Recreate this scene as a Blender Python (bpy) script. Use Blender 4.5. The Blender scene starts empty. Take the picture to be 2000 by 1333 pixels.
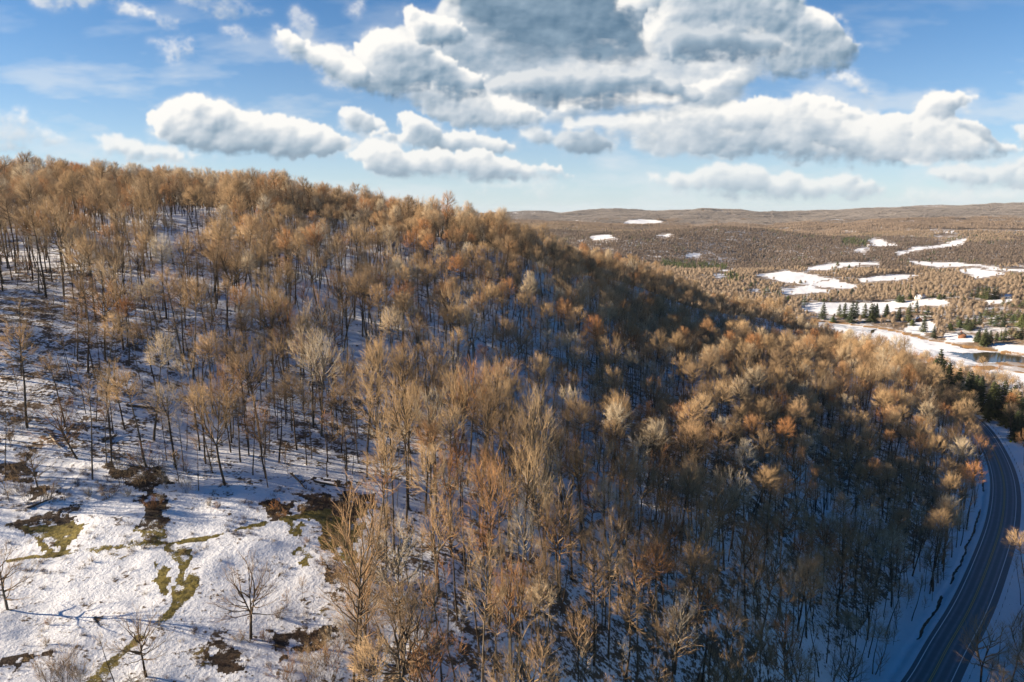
import bpy, math, time
import numpy as np
from mathutils import Vector, Matrix
T0 = time.time()
sc = bpy.context.scene
R = math.radians

# ------------------------------------------------------------------ camera, light, exposure
CAM_Z = 120.0
PITCH = R(10.5)
FPX = 1333.0                      # focal length in pixels of a 2000 px wide frame (24 mm on 36 mm)
cam = bpy.data.cameras.new('camera'); camo = bpy.data.objects.new('camera', cam)
sc.collection.objects.link(camo); sc.camera = camo
cam.sensor_width = 36.0; cam.lens = 24.0; cam.clip_start = 1.0; cam.clip_end = 40000.0
camo.location = (0, 0, CAM_Z); camo.rotation_euler = (math.pi/2-PITCH, 0, 0)

SUN_EL = R(21.5)
SUN_DIR = Vector((-math.cos(SUN_EL), -math.cos(SUN_EL)*.05, math.sin(SUN_EL))).normalized()   # towards the sun
sun = bpy.data.lights.new('sun', 'SUN'); suno = bpy.data.objects.new('sun', sun)
sc.collection.objects.link(suno)
sun.energy = 5.0; sun.angle = R(0.5); sun.color = (1.0, 0.835, 0.63)
suno.rotation_euler = SUN_DIR.to_track_quat('Z', 'Y').to_euler()
suno.location = (-300, 0, 400)
sc.view_settings.view_transform = 'Standard'; sc.view_settings.look = 'None'
sc.view_settings.exposure = 1.48; sc.view_settings.gamma = 1.0
sc.view_settings.use_curve_mapping = False
SKY_STRENGTH = 0.050
try:
    sc.cycles.max_bounces = 4; sc.cycles.diffuse_bounces = 1; sc.cycles.glossy_bounces = 2
    sc.cycles.transparent_max_bounces = 4; sc.cycles.volume_bounces = 0
    sc.cycles.use_denoising = True; sc.cycles.use_adaptive_sampling = False; sc.cycles.adaptive_threshold = 0.015
    sc.cycles.caustics_reflective = False; sc.cycles.caustics_refractive = False
except Exception as e:
    print('cycles settings', e)

def fbm3(shape, cells, octaves, seed, gain=0.5, billow=False):
    rng=np.random.default_rng(seed); out=np.zeros(shape,np.float32); amp=1.0; tot=0
    c=np.array(cells,float)
    for o in range(octaves):
        n=[int(math.ceil(v))+3 for v in c]
        a=rng.uniform(-1,1,n).astype(np.float32)
        for ax in range(3):
            pos=np.linspace(0,c[ax],shape[ax],dtype=np.float32)+0.37*(o+1)%1.0
            i=np.floor(pos).astype(int); f=pos-i; f=f*f*(3-2*f)
            sh=[1,1,1]; sh[ax]=-1; f=f.reshape(sh).astype(np.float32)
            a=np.take(a,i,axis=ax)*(1-f)+np.take(a,i+1,axis=ax)*f
        out+=amp*((1-2.2*np.abs(a)) if billow else a*1.3); tot+=amp
        amp*=gain; c=c*2.03
    return out/tot
def blur2(a,s):
    r=max(1,int(s*3)); k=np.exp(-0.5*(np.arange(-r,r+1)/s)**2); k/=k.sum()
    for ax in (0,1):
        p=np.pad(a,[(r,r) if x==ax else (0,0) for x in (0,1)],mode='edge')
        n=a.shape[ax]; o=np.zeros_like(a)
        for i,w in enumerate(k):
            o+=np.float32(w)*(p[i:i+n] if ax==0 else p[:,i:i+n])
        a=o
    return a
def inpoly(px,py,poly):
    ins=np.zeros(np.broadcast(px,py).shape,bool); n=len(poly)
    for i in range(n):
        x0,y0=poly[i]; x1,y1=poly[(i+1)%n]
        if y0==y1: continue
        c=((y0>py)!=(y1>py))&(px<(x1-x0)*(py-y0)/(y1-y0)+x0)
        ins^=c
    return ins
# cloud outlines, far to near: opacity, body (1 heaped, 0 veil), reach of the light into it, brightness, soft underside, outline
CL=[
(.45,0,60,.95,20,[(900,362),(1000,358),(1100,365),(1175,375),(1050,385),(950,381)]),
(.55,0,50,.9,20,[(1700,385),(1800,370),(1900,378),(2000,372),(2300,380),(2300,402),(1800,404)]),
(.9,.5,26,.95,24,[(1255,349),(1330,338),(1400,320),(1480,326),(1500,350),(1560,343),(1600,358),(1650,336),(1700,353),(1750,380),(1700,390),(1600,389),(1500,394),(1400,392),(1320,384),(1270,366)]),
(.85,.5,30,.88,24,[(1805,332),(1870,322),(1900,340),(2000,312),(2300,305),(2300,376),(1990,374),(1900,369),(1830,354)]),
(.75,.4,60,.95,26,[(-260,190),(0,211),(40,218),(90,258),(145,280),(100,299),(-200,315)]),
(.8,.7,40,1,22,[(172,266),(230,262),(290,280),(350,302),(450,308),(350,314),(260,313),(200,298)]),
(.8,0,60,.9,10,[(190,-40),(240,2),(270,22),(325,30),(354,64),(335,64),(285,32),(225,12),(170,-30)]),
(.7,0,60,.9,10,[(20,-30),(60,5),(120,24),(160,14),(185,-30)]),
(.8,0,60,1,8,[(286,86),(340,76),(389,99),(350,113),(310,105)]),
(.66,0,60,.9,8,[(345,-30),(420,-30),(460,12),(525,25),(485,42),(430,49),(380,22)]),
(.5,0,60,.9,6,[(415,50),(460,60),(508,81),(470,80)]),
(.55,0,60,.85,8,[(570,42),(588,10),(608,38),(600,74),(580,68)]),
(.65,0,60,.95,6,[(670,20),(688,10),(700,26),(684,36)]),
(.75,0,50,.95,8,[(1615,148),(1655,143),(1700,183),(1732,203),(1690,200),(1650,170)]),
(.35,0,60,.9,10,[(-250,20),(-150,0),(-60,30),(-150,60)]),
(1,1,26,1.0,16,[(290,240),(312,208),(335,198),(368,189),(432,200),(478,224),(520,226),(545,222),(590,228),(652,256),(690,288),(640,304),(560,306),(480,305),(400,301),(330,287),(300,265)]),
(.9,1,26,1.0,14,[(660,228),(690,206),(745,243),(757,262),(710,266),(675,258)]),
(.95,1,24,1.0,14,[(765,222),(800,219),(880,260),(935,258),(1007,292),(980,302),(880,298),(800,290),(740,280),(700,282),(728,258),(790,262)]),
(1,1,24,1.0,18,[(680,305),(700,280),(725,270),(800,298),(880,290),(950,298),(1020,318),(1090,333),(1120,350),(1050,356),(900,356),(800,354),(740,336)]),
(.8,.7,18,.9,12,[(1005,256),(1040,248),(1087,270),(1060,287),(1020,273)]),
(.9,.8,12,.72,10,[(1080,285),(1100,262),(1150,255),(1210,285),(1190,300),(1110,298)]),
(.9,.7,60,.95,30,[(1180,250),(1240,225),(1330,230),(1400,255),(1440,300),(1350,310),(1250,300)]),
(1,1,30,1.0,26,[(1270,262),(1330,225),(1400,200),(1440,202),(1480,188),(1520,205),(1560,235),(1600,262),(1650,275),(1720,295),(1740,318),(1650,328),(1560,320),(1450,306),(1350,302)]),
(1,1,24,1.0,26,[(1530,215),(1545,190),(1580,183),(1622,194),(1660,214),(1690,224),(1740,225),(1782,220),(1805,188),(1832,171),(1872,177),(1914,182),(1900,200),(1858,210),(1868,222),(1925,250),(1962,284),(2012,291),(1975,306),(1900,316),(1800,319),(1700,322),(1640,300),(1570,262)]),
(.8,.6,40,.95,16,[(1985,240),(2060,250),(2200,255),(2200,300),(2010,302),(1990,287)]),
(.97,.55,60,.86,40,[(560,90),(640,110),(700,130),(760,60),(850,40),(900,-60),(1530,-60),(1600,60),(1650,90),(1600,130),(1500,140),(1450,190),(1350,225),(1250,240),(1080,240),(1050,238),(900,232),(800,200),(700,165),(620,130)]),
(.9,.5,60,.9,34,[(1090,280),(1120,235),(1300,215),(1480,205),(1560,200),(1700,235),(1800,225),(1900,250),(1950,285),(1900,312),(1700,318),(1600,318),(1400,300),(1250,295)]),
(1,.8,34,.92,30,[(1060,235),(1100,195),(1180,180),(1290,185),(1400,150),(1470,128),(1482,150),(1440,200),(1360,222),(1280,232),(1180,236),(1100,248)]),
(1,.9,14,.72,30,[(940,170),(1000,138),(1100,140),(1250,140),(1330,160),(1380,185),(1300,205),(1180,212),(1060,205),(980,190)]),
(1,.6,14,.60,50,[(800,-60),(880,10),(905,60),(960,100),(1030,128),(1130,136),(1230,132),(1330,118),(1400,90),(1450,-60)]),
(1,1,34,1.0,26,[(1270,30),(1300,-20),(1340,-60),(1530,-60),(1565,6),(1605,20),(1642,54),(1678,96),(1662,120),(1622,150),(1560,150),(1508,160),(1490,140),(1430,125),(1350,125),(1290,120),(1260,80)]),
(.9,.8,10,.66,24,[(1300,60),(1400,55),(1500,75),(1560,95),(1520,118),(1400,122),(1310,112)]),
(.95,.8,60,.98,20,[(1190,30),(1230,-20),(1290,-40),(1310,0),(1270,45)]),
(1,1,46,.97,26,[(700,115),(760,130),(850,140),(920,165),(1000,200),(1062,222),(1060,250),(980,253),(900,247),(840,228),(770,190)]),
(1,1,30,1.0,22,[(600,100),(645,84),(690,108),(700,70),(740,55),(790,62),(860,100),(900,130),(960,150),(940,190),(880,200),(820,190),(760,200),(690,175),(640,150)]),
(1,1,30,1.0,14,[(790,60),(782,20),(800,10),(850,28),(900,52),(915,75),(880,95),(830,92)]),
(1,1,40,1.0,18,[(540,58),(562,54),(592,82),(640,90),(690,120),(740,160),(700,182),(640,158),(600,128),(556,104),(544,82)]),
]
def make_clouds(W=1240,H=270,x0=-240,y0=-70,step=2.0):
    px=(x0+step*np.arange(W))[None,:].astype(np.float32); py=(y0+step*np.arange(H))[:,None].astype(np.float32)
    n2=lambda cy,cx,o,sd,g=.6,b=False: fbm3((H,W,1),(H/cy,W/cx,1),o,sd,gain=g,billow=b)[:,:,0]
    rgb=np.zeros((H,W,3),np.float32); A=np.zeros((H,W),np.float32)
    lo=np.array([.075,.165,.27],np.float32); m1=np.array([.27,.38,.49],np.float32); m2=np.array([.56,.63,.70],np.float32); hi=np.array([.97,.955,.925],np.float32)
    veil=n2(30,70,5,77,.6); fine=n2(6,7,3,78,.6); bil=n2(14,16,5,79,.6,True); wu=n2(16,20,5,5,.62); wv=n2(16,20,5,6,.62); wu2=n2(4,5,2,7); wv2=n2(4,5,2,8)
    rng=np.random.default_rng(3)
    LAY=[]
    for c_ in CL:
        if c_[1]>=.7 and c_[4]<30: LAY.append((.62,.05,60,.88,14,c_[5]))
        LAY.append(c_)
    for ci,(op,body,reach,bright,us,poly) in enumerate(LAY):
        amp=9+9*(1-body)+8*(body==.05)
        sx,sy=rng.integers(0,W),rng.integers(0,H)
        fx,fy=(1,-1)[sx%2],(1,-1)[sy%2]; rl=lambda a: a[::fy,::fx]
        m=inpoly(px+rl(wu)*amp*2.1+rl(wu2)*8,py+rl(wv)*amp*1.4+rl(wv2)*7,poly)
        if not m.any(): continue
        ys,xs=np.nonzero(m); ya,yb,xa,xb=max(0,ys.min()-24),min(H,ys.max()+25),max(0,xs.min()-24),min(W,xs.max()+25)
        m=m[ya:yb,xa:xb].astype(np.float32); h,w=m.shape
        V=rl(veil)[ya:yb,xa:xb]; F=rl(fine)[ya:yb,xa:xb]; Bl=rl(bil)[ya:yb,xa:xb]
        dist=np.zeros((h,w),np.float32); er=m>.5
        for k in range(22):
            dist+=er; e=er.copy(); e[1:]&=er[:-1]; e[:-1]&=er[1:]; e[:,1:]&=er[:,:-1]; e[:,:-1]&=er[:,1:]; er=e
        hf=np.zeros((h,w),np.float32); cov=m.copy()
        ys,xs=np.nonzero(m>.5); npf=int(len(ys)/16*body)+4*int(body>0)
        for k in range(npf):
            i=rng.integers(len(ys)); y,x=int(ys[i]),int(xs[i]); d=float(dist[y,x])
            r=min(d*.8+1.6,11.)*rng.uniform(.4,1.05); R=int(r)+1
            a0,a1,b0,b1=max(0,y-R),min(h,y+R+1),max(0,x-R),min(w,x+R+1)
            Y,X=np.ogrid[a0:a1,b0:b1]; q=1-((Y-y)**2+(X-x)**2)/(r*r)
            base=min(d,14.)*.85
            hh=np.where(q>0,base*.9+np.sqrt(np.maximum(q,0))*r*.8*rng.uniform(.5,1),0)
            hf[a0:a1,b0:b1]=np.maximum(hf[a0:a1,b0:b1],hh); cov[a0:a1,b0:b1]=np.maximum(cov[a0:a1,b0:b1],(q>0.1)*1.0)
        if body<.5: hf=blur2(m,5)*8+V*3
        hf=.5*hf+.5*blur2(hf,1.6)+Bl*2.6*body+F*1.1
        cov=blur2(cov,.8+2.0*(1-body)); E=blur2(cov,2.5)
        # light reaching in from the upper left
        L=np.zeros((h,w),np.float32)
        for k in range(1,46):
            dx,dy=int(round(.62*k)),int(round(.78*k))
            if dy<h and dx<w: L[dy:,dx:]+=E[:h-dy,:w-dx]
        fall=np.exp(-L/reach)
        lam=np.zeros((h,w),np.float32)
        for sg,wt in ((.8,.35),(2.0,.45),(4.5,.5)):
            gy,gx=np.gradient(blur2(hf,sg)); lam+=wt*np.tanh((gx*.62+gy*.72)*(.75+.12*sg))
        lum=.20+.80*fall**.8+lam*(.30+.16*fall)*(.4+.6*body)+V*(.30 if us<30 else .5)+Bl*.10
        lum=np.clip(lum,.0,1.08)*bright
        # torn, thinning underside; frayed rims
        below=np.zeros((h,w),np.float32); run=np.ones((h,w),np.float32)
        for k in range(1,int(us*1.2)):
            s_=np.zeros((h,w),np.float32); s_[:h-k]=cov[k:]; run=np.minimum(run,s_); below+=run
        al=cov*np.clip((below+V*us*.7+3)/(us*.62),0.05,1)
        thick=.35+.65*body
        al=np.clip(al*1.15+(F*.55*(1 if us<30 else .25)+V*.45)*(1-np.abs(2*al-1)),0,1)
        if body<.5: al=al*np.clip(.62+1.1*V+.5*F,0,1.2)
        al=np.clip(al,0,1)*op
        t=lum[:,:,None]
        c=np.where(t<.33,lo+(m1-lo)*(t/.33),np.where(t<.62,m1+(m2-m1)*((t-.33)/.29),m2+(hi-m2)*np.minimum((t-.62)/.33,1.12)))
        hz=np.clip((py[ya:yb]-190)/230,0,1)[:,:,None]*.45*np.ones((h,w,1),np.float32)
        c=c*(1-hz)+np.array([.64,.73,.78],np.float32)*hz
        al3=al[:,:,None]
        rgb[ya:yb,xa:xb]=rgb[ya:yb,xa:xb]*(1-al3)+c*al3; A[ya:yb,xa:xb]=A[ya:yb,xa:xb]*(1-al)+al
    # thin high veil drifting between
    tv=np.clip(n2(30,110,5,91,.6)*1.0+.02+.10*np.clip((py-300)/80,0,1),0,.5)*np.clip((py+40)/200,0,1)
    rgb=rgb+(np.array([.78,.83,.87],np.float32)*tv[:,:,None])*(1-A[:,:,None]); A=A+tv*(1-A)
    col=rgb/np.maximum(A[:,:,None],1e-4)
    return col.astype(np.float32),A.astype(np.float32)

def build_world():
    col, alpha = make_clouds()
    H, W = alpha.shape
    # the cloud field as seen from the ground, kept as azimuth x elevation
    AZ0, AZ1, EL0, EL1 = R(-48), R(48), R(-3), R(24)
    NW, NH = 1640, 460
    az = np.linspace(AZ0, AZ1, NW)[None, :]; el = np.linspace(EL0, EL1, NH)[:, None]
    dx = np.cos(el)*np.sin(az); dy = np.cos(el)*np.cos(az); dz = np.sin(el)+0*az
    cp, sp = math.cos(PITCH), math.sin(PITCH)
    f = dy*cp-dz*sp; v = dy*sp+dz*cp
    u = (1000+FPX*dx/f+240)/2.0; w = (666.5-FPX*v/f+70)/2.0
    ok = (u >= 0)&(u < W-1)&(w >= 0)&(w < H-1)
    u = np.clip(u, 0, W-1.001); w = np.clip(w, 0, H-1.001)
    i = u.astype(int); j = w.astype(int); a = (u-i)[..., None]; b = (w-j)[..., None]
    rgba = np.dstack([col*alpha[..., None], alpha])
    out = (rgba[j, i]*(1-a)+rgba[j, i+1]*a)*(1-b)+(rgba[j+1, i]*(1-a)+rgba[j+1, i+1]*a)*b
    out *= ok[..., None]
    # pale air low over the horizon, behind the clouds
    ha = np.clip(.9*np.exp(-np.maximum(np.degrees(el), 0)/7.5), 0, 1)[..., None]*np.ones((NH, NW, 1)); hc = np.array([.60, .71, .79])
    out = np.dstack([out[..., :3]+hc*ha*(1-out[..., 3:]), out[..., 3:]+ha*(1-out[..., 3:])])
    rgb = out[..., :3]/np.maximum(out[..., 3:], 1e-4)
    px = np.dstack([rgb, np.ones_like(rgb[..., :1])]).astype(np.float32)
    pa = np.dstack([np.repeat(out[..., 3:], 3, 2), np.ones_like(rgb[..., :1])]).astype(np.float32)
    im = bpy.data.images.new('cloud_colour', NW, NH, float_buffer=True); im.colorspace_settings.name = 'Non-Color'
    im.pixels.foreach_set(px.ravel()); im.update(); im.pack()
    ia = bpy.data.images.new('cloud_cover', NW, NH, float_buffer=True); ia.colorspace_settings.name = 'Non-Color'
    ia.pixels.foreach_set(pa.ravel()); ia.update(); ia.pack()
    wd = bpy.data.worlds.new('World'); sc.world = wd; wd.use_nodes = True
    nt = wd.node_tree; nt.nodes.clear(); N = nt.nodes.new; L = nt.links.new
    out_ = N('ShaderNodeOutputWorld'); bg = N('ShaderNodeBackground'); L(bg.outputs[0], out_.inputs[0])
    sky = N('ShaderNodeTexSky'); sky.sky_type = 'NISHITA'; sky.sun_disc = False
    sky.sun_elevation = SUN_EL; sky.sun_rotation = math.atan2(SUN_DIR.x, SUN_DIR.y)
    sky.altitude = 300; sky.air_density = 0.75; sky.dust_density = 0.1; sky.ozone_density = 2.0
    tc = N('ShaderNodeTexCoord'); sep = N('ShaderNodeSeparateXYZ'); L(tc.outputs['Generated'], sep.inputs[0])
    def m(op, a, b=None):
        n = N('ShaderNodeMath'); n.operation = op
        for k, s in enumerate((a, b)):
            if s is None: continue
            if isinstance(s, (int, float)): n.inputs[k].default_value = s
            else: L(s, n.inputs[k])
        return n.outputs[0]
    azn = m('ARCTAN2', sep.outputs['X'], sep.outputs['Y']); eln = m('ARCSINE', sep.outputs['Z'])
    un = m('DIVIDE', m('SUBTRACT', azn, AZ0), AZ1-AZ0); vn = m('DIVIDE', m('SUBTRACT', eln, EL0), EL1-EL0)
    cb = N('ShaderNodeCombineXYZ'); L(un, cb.inputs[0]); L(vn, cb.inputs[1])
    ti = N('ShaderNodeTexImage'); ti.image = im; ti.extension = 'EXTEND'; L(cb.outputs[0], ti.inputs[0])
    ta = N('ShaderNodeTexImage'); ta.image = ia; ta.extension = 'CLIP'; L(cb.outputs[0], ta.inputs[0])
    scl = N('ShaderNodeVectorMath'); scl.operation = 'SCALE'; L(ti.outputs[0], scl.inputs[0])
    scl.inputs['Scale'].default_value = 1.0/SKY_STRENGTH/(2**sc.view_settings.exposure)
    hs = N('ShaderNodeHueSaturation'); L(sky.outputs[0], hs.inputs['Color']); hs.inputs['Saturation'].default_value = 1.38; hs.inputs['Hue'].default_value = .502; hs.inputs['Value'].default_value = 1.0
    mx = N('ShaderNodeMix'); mx.data_type = 'RGBA'; L(ta.outputs[0], mx.inputs[0]); L(hs.outputs[0], mx.inputs[6]); L(scl.outputs[0], mx.inputs[7])
    L(mx.outputs[2], bg.inputs[0]); bg.inputs[1].default_value = SKY_STRENGTH
build_world()

# ------------------------------------------------------------------ helpers
rng = np.random.default_rng(7)
_tab = np.random.default_rng(99).uniform(-1, 1, (256, 256)).astype(np.float64)
def vnoise(x, y):
    x = np.asarray(x, float); y = np.asarray(y, float)
    i = np.floor(x).astype(int); j = np.floor(y).astype(int); fx = x-i; fy = y-j
    fx = fx*fx*fx*(fx*(fx*6-15)+10); fy = fy*fy*fy*(fy*(fy*6-15)+10)
    i0, i1, j0, j1 = i & 255, (i+1) & 255, j & 255, (j+1) & 255
    return (_tab[i0, j0]*(1-fx)+_tab[i1, j0]*fx)*(1-fy)+(_tab[i0, j1]*(1-fx)+_tab[i1, j1]*fx)*fy
def fbm(x, y, octs=4, gain=.5):
    t = 0; a = 1; n = 0
    for k in range(octs):
        t = t+a*vnoise(x*2.03**k+17.3*k, y*2.03**k-9.1*k); n += a; a *= gain
    return t/n
def sstep(a, b, x):
    t = np.clip((x-a)/(b-a), 0, 1); return t*t*(3-2*t)
CP, SP = math.cos(PITCH), math.sin(PITCH)
def ray(px, py):
    x = (np.asarray(px, float)-1000)/FPX; v = (666.5-np.asarray(py, float))/FPX
    return x, CP+v*SP, -SP+v*CP
def project(P):
    P = np.asarray(P, float); x, y, z = P[..., 0], P[..., 1], P[..., 2]-CAM_Z
    f = y*CP-z*SP; v = y*SP+z*CP; f = np.where(np.abs(f) < 1e-6, 1e-6, f)
    return 1000+FPX*x/f, 666.5-FPX*v/f, f

# ------------------------------------------------------------------ the lie of the land
# control heights: (column, row, depth) seen from the air, or (column, depth, height below the lens)
G1 = []   # (col, depth s, z)
def g(col, *sz):
    for s, z in sz: G1.append((col, s, z))
def gy(col, *ys):          # a row and a depth give the height
    for py, s in ys: G1.append((col, s, float(ray(col, py)[2])*s))
g(-1500, (40,-44), (60,-41), (120,-27), (300,8), (520,14))
g(-500, (40,-46), (60,-43.5), (100,-38), (160,-24), (210,-12), (380,11), (550,8))
g(0, (40,-48), (70,-47), (97,-45), (119,-38), (160,-22.5), (210,-14.5), (300,0), (380,9), (550,4), (900,-30), (2000,-70), (7000,-30))
g(500, (45,-54), (77,-52), (98,-49), (115,-45.5), (150,-42), (185,-31.5), (250,-18), (300,-7), (390,2), (550,-4), (900,-40), (2000,-80), (7000,-30))
g(750, (50,-58), (83,-56), (117,-51), (168,-46), (235,-32), (330,-14), (400,-8), (560,-17), (1000,-70))
g(1000, (50,-64), (92,-62), (135,-58), (196,-54), (278,-38), (380,-24), (425,-24), (560,-45), (900,-85))
g(1250, (60,-79), (110,-75), (163,-70), (239,-66), (340,-64), (400,-68), (450,-68), (500,-54), (600,-76), (800,-100))
g(1500, (80,-96), (136,-90), (171,-82), (234,-78), (328,-79), (390,-86), (450,-95), (560,-85), (700,-113))
g(1600, (110,-101), (150,-98.5), (200,-90), (250,-86), (330,-86), (400,-92))
g(1700, (100,-105), (153,-103.5), (190,-99.5), (229,-95), (292,-89), (350,-86), (400,-89), (450,-104), (500,-113))
g(1800, (220,-103), (320,-94), (370,-97), (420,-107))
g(1900, (170,-104), (290,-103), (320,-102.5), (380,-106), (440,-113))
g(2000, (60,-107), (150,-105.5), (260,-105), (320,-107), (380,-111), (414,-114.5))
g(2200, (60,-110), (130,-109), (250,-112), (330,-115))
gy(1100, (447,2600), (421,7000)); g(1100, (450,-37), (700,-72), (1500,-105))
gy(1200, (476,1700), (458,2300), (436,3200), (419,6500)); g(1200, (470,-49), (800,-97))
gy(1300, (512,1500), (455,2000), (446,2900), (433,3600), (418,4600)); g(1300, (510,-62), (800,-105), (2350,-82))
gy(1400, (540,1150), (515,1550), (447,2100), (436,3300), (415.5,4500)); g(1400, (163,-76), (239,-71), (330,-71), (450,-87), (540,-78), (800,-110), (2500,-84))
gy(1500, (560,1050), (530,1350), (503,1700), (450,2250), (441,3200), (421,4400)); g(1500, (2600,-80))
gy(1600, (490,1750), (462,2300), (446,3000), (422,5000)); g(1600, (700,-115), (830,-111), (980,-111), (1150,-106), (1400,-103))
gy(1700, (490,1750), (472,2050), (452,2500), (436,3300), (413,5000)); g(1700, (700,-115.5), (750,-113), (860,-112), (960,-110), (1130,-104), (1400,-102))
gy(1850, (540,1150), (515,1400), (490,1700), (467,2100), (452,2400), (431,3500), (408,5000)); g(1850, (622,-115.5), (690,-111), (800,-106), (900,-100))
gy(2000, (640,650), (600,760), (565,900), (530,1150), (502,1500), (472,1900), (443,2600), (427,3600), (401,5000)); g(2000, (560,-115.5), (600,-111))
gy(2200, (640,650), (600,760), (530,1150), (502,1500), (472,1900), (443,2600), (425,3600), (398,5000))
for c in (1000, 1200, 1400, 1600, 1800, 2000, 2200): g(c, (9000, -5.0))
_c = np.array(G1); _x = (_c[:, 0]-1000)/FPX*_c[:, 1]; _z = _c[:, 2]
_y = np.sqrt(np.maximum(_c[:, 1]**2*(1.0)-0, 1))
_y = (_c[:, 1]+_z*SP)/CP                     # depth along the lens axis -> distance on the ground
AS = 2.2
def _uv(x, y):
    th = np.clip(np.arctan2(x, np.maximum(y, 1e-3)), -1.35, 1.0); r = np.maximum(np.hypot(x, y), 30.0)
    return th*AS, np.log(r)
_u, _v = _uv(_x, _y)
def _ker(d2): return np.where(d2 > 1e-12, d2*np.log(np.maximum(d2, 1e-12)), 0)
_n = len(_u)
_K = _ker((_u[:, None]-_u)**2+(_v[:, None]-_v)**2)+np.eye(_n)*0.0015
_P = np.c_[np.ones(_n), _u, _v]
_A = np.block([[_K, _P], [_P.T, np.zeros((3, 3))]])
_sol = np.linalg.solve(_A, np.r_[_z, 0, 0, 0])
_gu = np.linspace(-1.35*AS, 1.0*AS, 420); _gv = np.linspace(math.log(30), math.log(11000), 520)
_GU, _GV = np.meshgrid(_gu, _gv, indexing='ij')
_G = _sol[_n]+_sol[_n+1]*_GU+_sol[_n+2]*_GV
for k in range(_n): _G += _sol[k]*_ker((_GU-_u[k])**2+(_GV-_v[k])**2)

# the road's centre line, in plan
ROAD_Z = -104.0
_rc = np.array([(20,62),(36,80),(52,98),(70,115.5),(82,126.5),(94.2,137.6),(106.2,150.2),(123.4,167.6),(143,189.5),(164,214),(181,236),(195,256),(206,274),(214.5,289.5),(222,304),(230,321),(237,340),(240,362),(238,386),(229,412),(214,438),(196,462)], float)
def catmull(P, n=10):
    P = np.asarray(P, float); Q = np.vstack([2*P[0]-P[1], P, 2*P[-1]-P[-2]]); out = []
    for i in range(1, len(Q)-2):
        a, b, c, d = Q[i-1], Q[i], Q[i+1], Q[i+2]
        for t in np.arange(n)/n:
            out.append(.5*((2*b)+(-a+c)*t+(2*a-5*b+4*c-d)*t*t+(-a+3*b-3*c+d)*t**3))
    out.append(P[-1]); return np.array(out)
ROAD = catmull(_rc, 10)
for _ in range(12): ROAD[1:-1] = .5*ROAD[1:-1]+.25*(ROAD[:-2]+ROAD[2:])
def seg_dist(x, y, P):
    """signed distance to a polyline (right of it positive) for arrays x, y"""
    best = np.full(np.shape(x), 1e9); sg = np.zeros(np.shape(x))
    for (ax, ay), (bx, by) in zip(P[:-1], P[1:]):
        dx, dy = bx-ax, by-ay; l2 = dx*dx+dy*dy
        t = np.clip(((x-ax)*dx+(y-ay)*dy)/l2, 0, 1)
        d = np.hypot(x-ax-t*dx, y-ay-t*dy); m = d < best
        best = np.where(m, d, best); sg = np.where(m, np.sign((x-ax)*dy-(y-ay)*dx), sg)
    return best*np.where(sg == 0, 1, sg)
def inpoly_xy(x, y, poly):
    return inpoly(np.asarray(x), np.asarray(y), [tuple(p) for p in poly])

LAKE_Z = -116.0
def flat_px(pts, z):            # points of a level surface seen at these directions
    o = []
    for px, py in pts:
        x, y, dz = ray(px, py); s = z/float(dz); o.append((float(x)*s, float(y)*s))
    return np.array(o)
LAKE = flat_px([(1585,629),(1634,632),(1670,637),(1715,643),(1760,652),(1805,664),(1850,673),(1895,681),(1925,686),(1985,694),(2060,702),(2150,710),(2300,722),(2300,860),(2150,840),(2050,812),(2000,792),(1960,772),(1900,750),(1850,732),(1800,718),(1760,700),(1700,676),(1640,654),(1590,640)], LAKE_Z)
SPIT = flat_px([(1868,719),(1895,714.5),(1925,711.5),(1960,708),(2000,710.5),(2100,717),(2200,726),(2200,756),(2100,742),(2000,731),(1960,725),(1915,722.5)], LAKE_Z)

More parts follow.
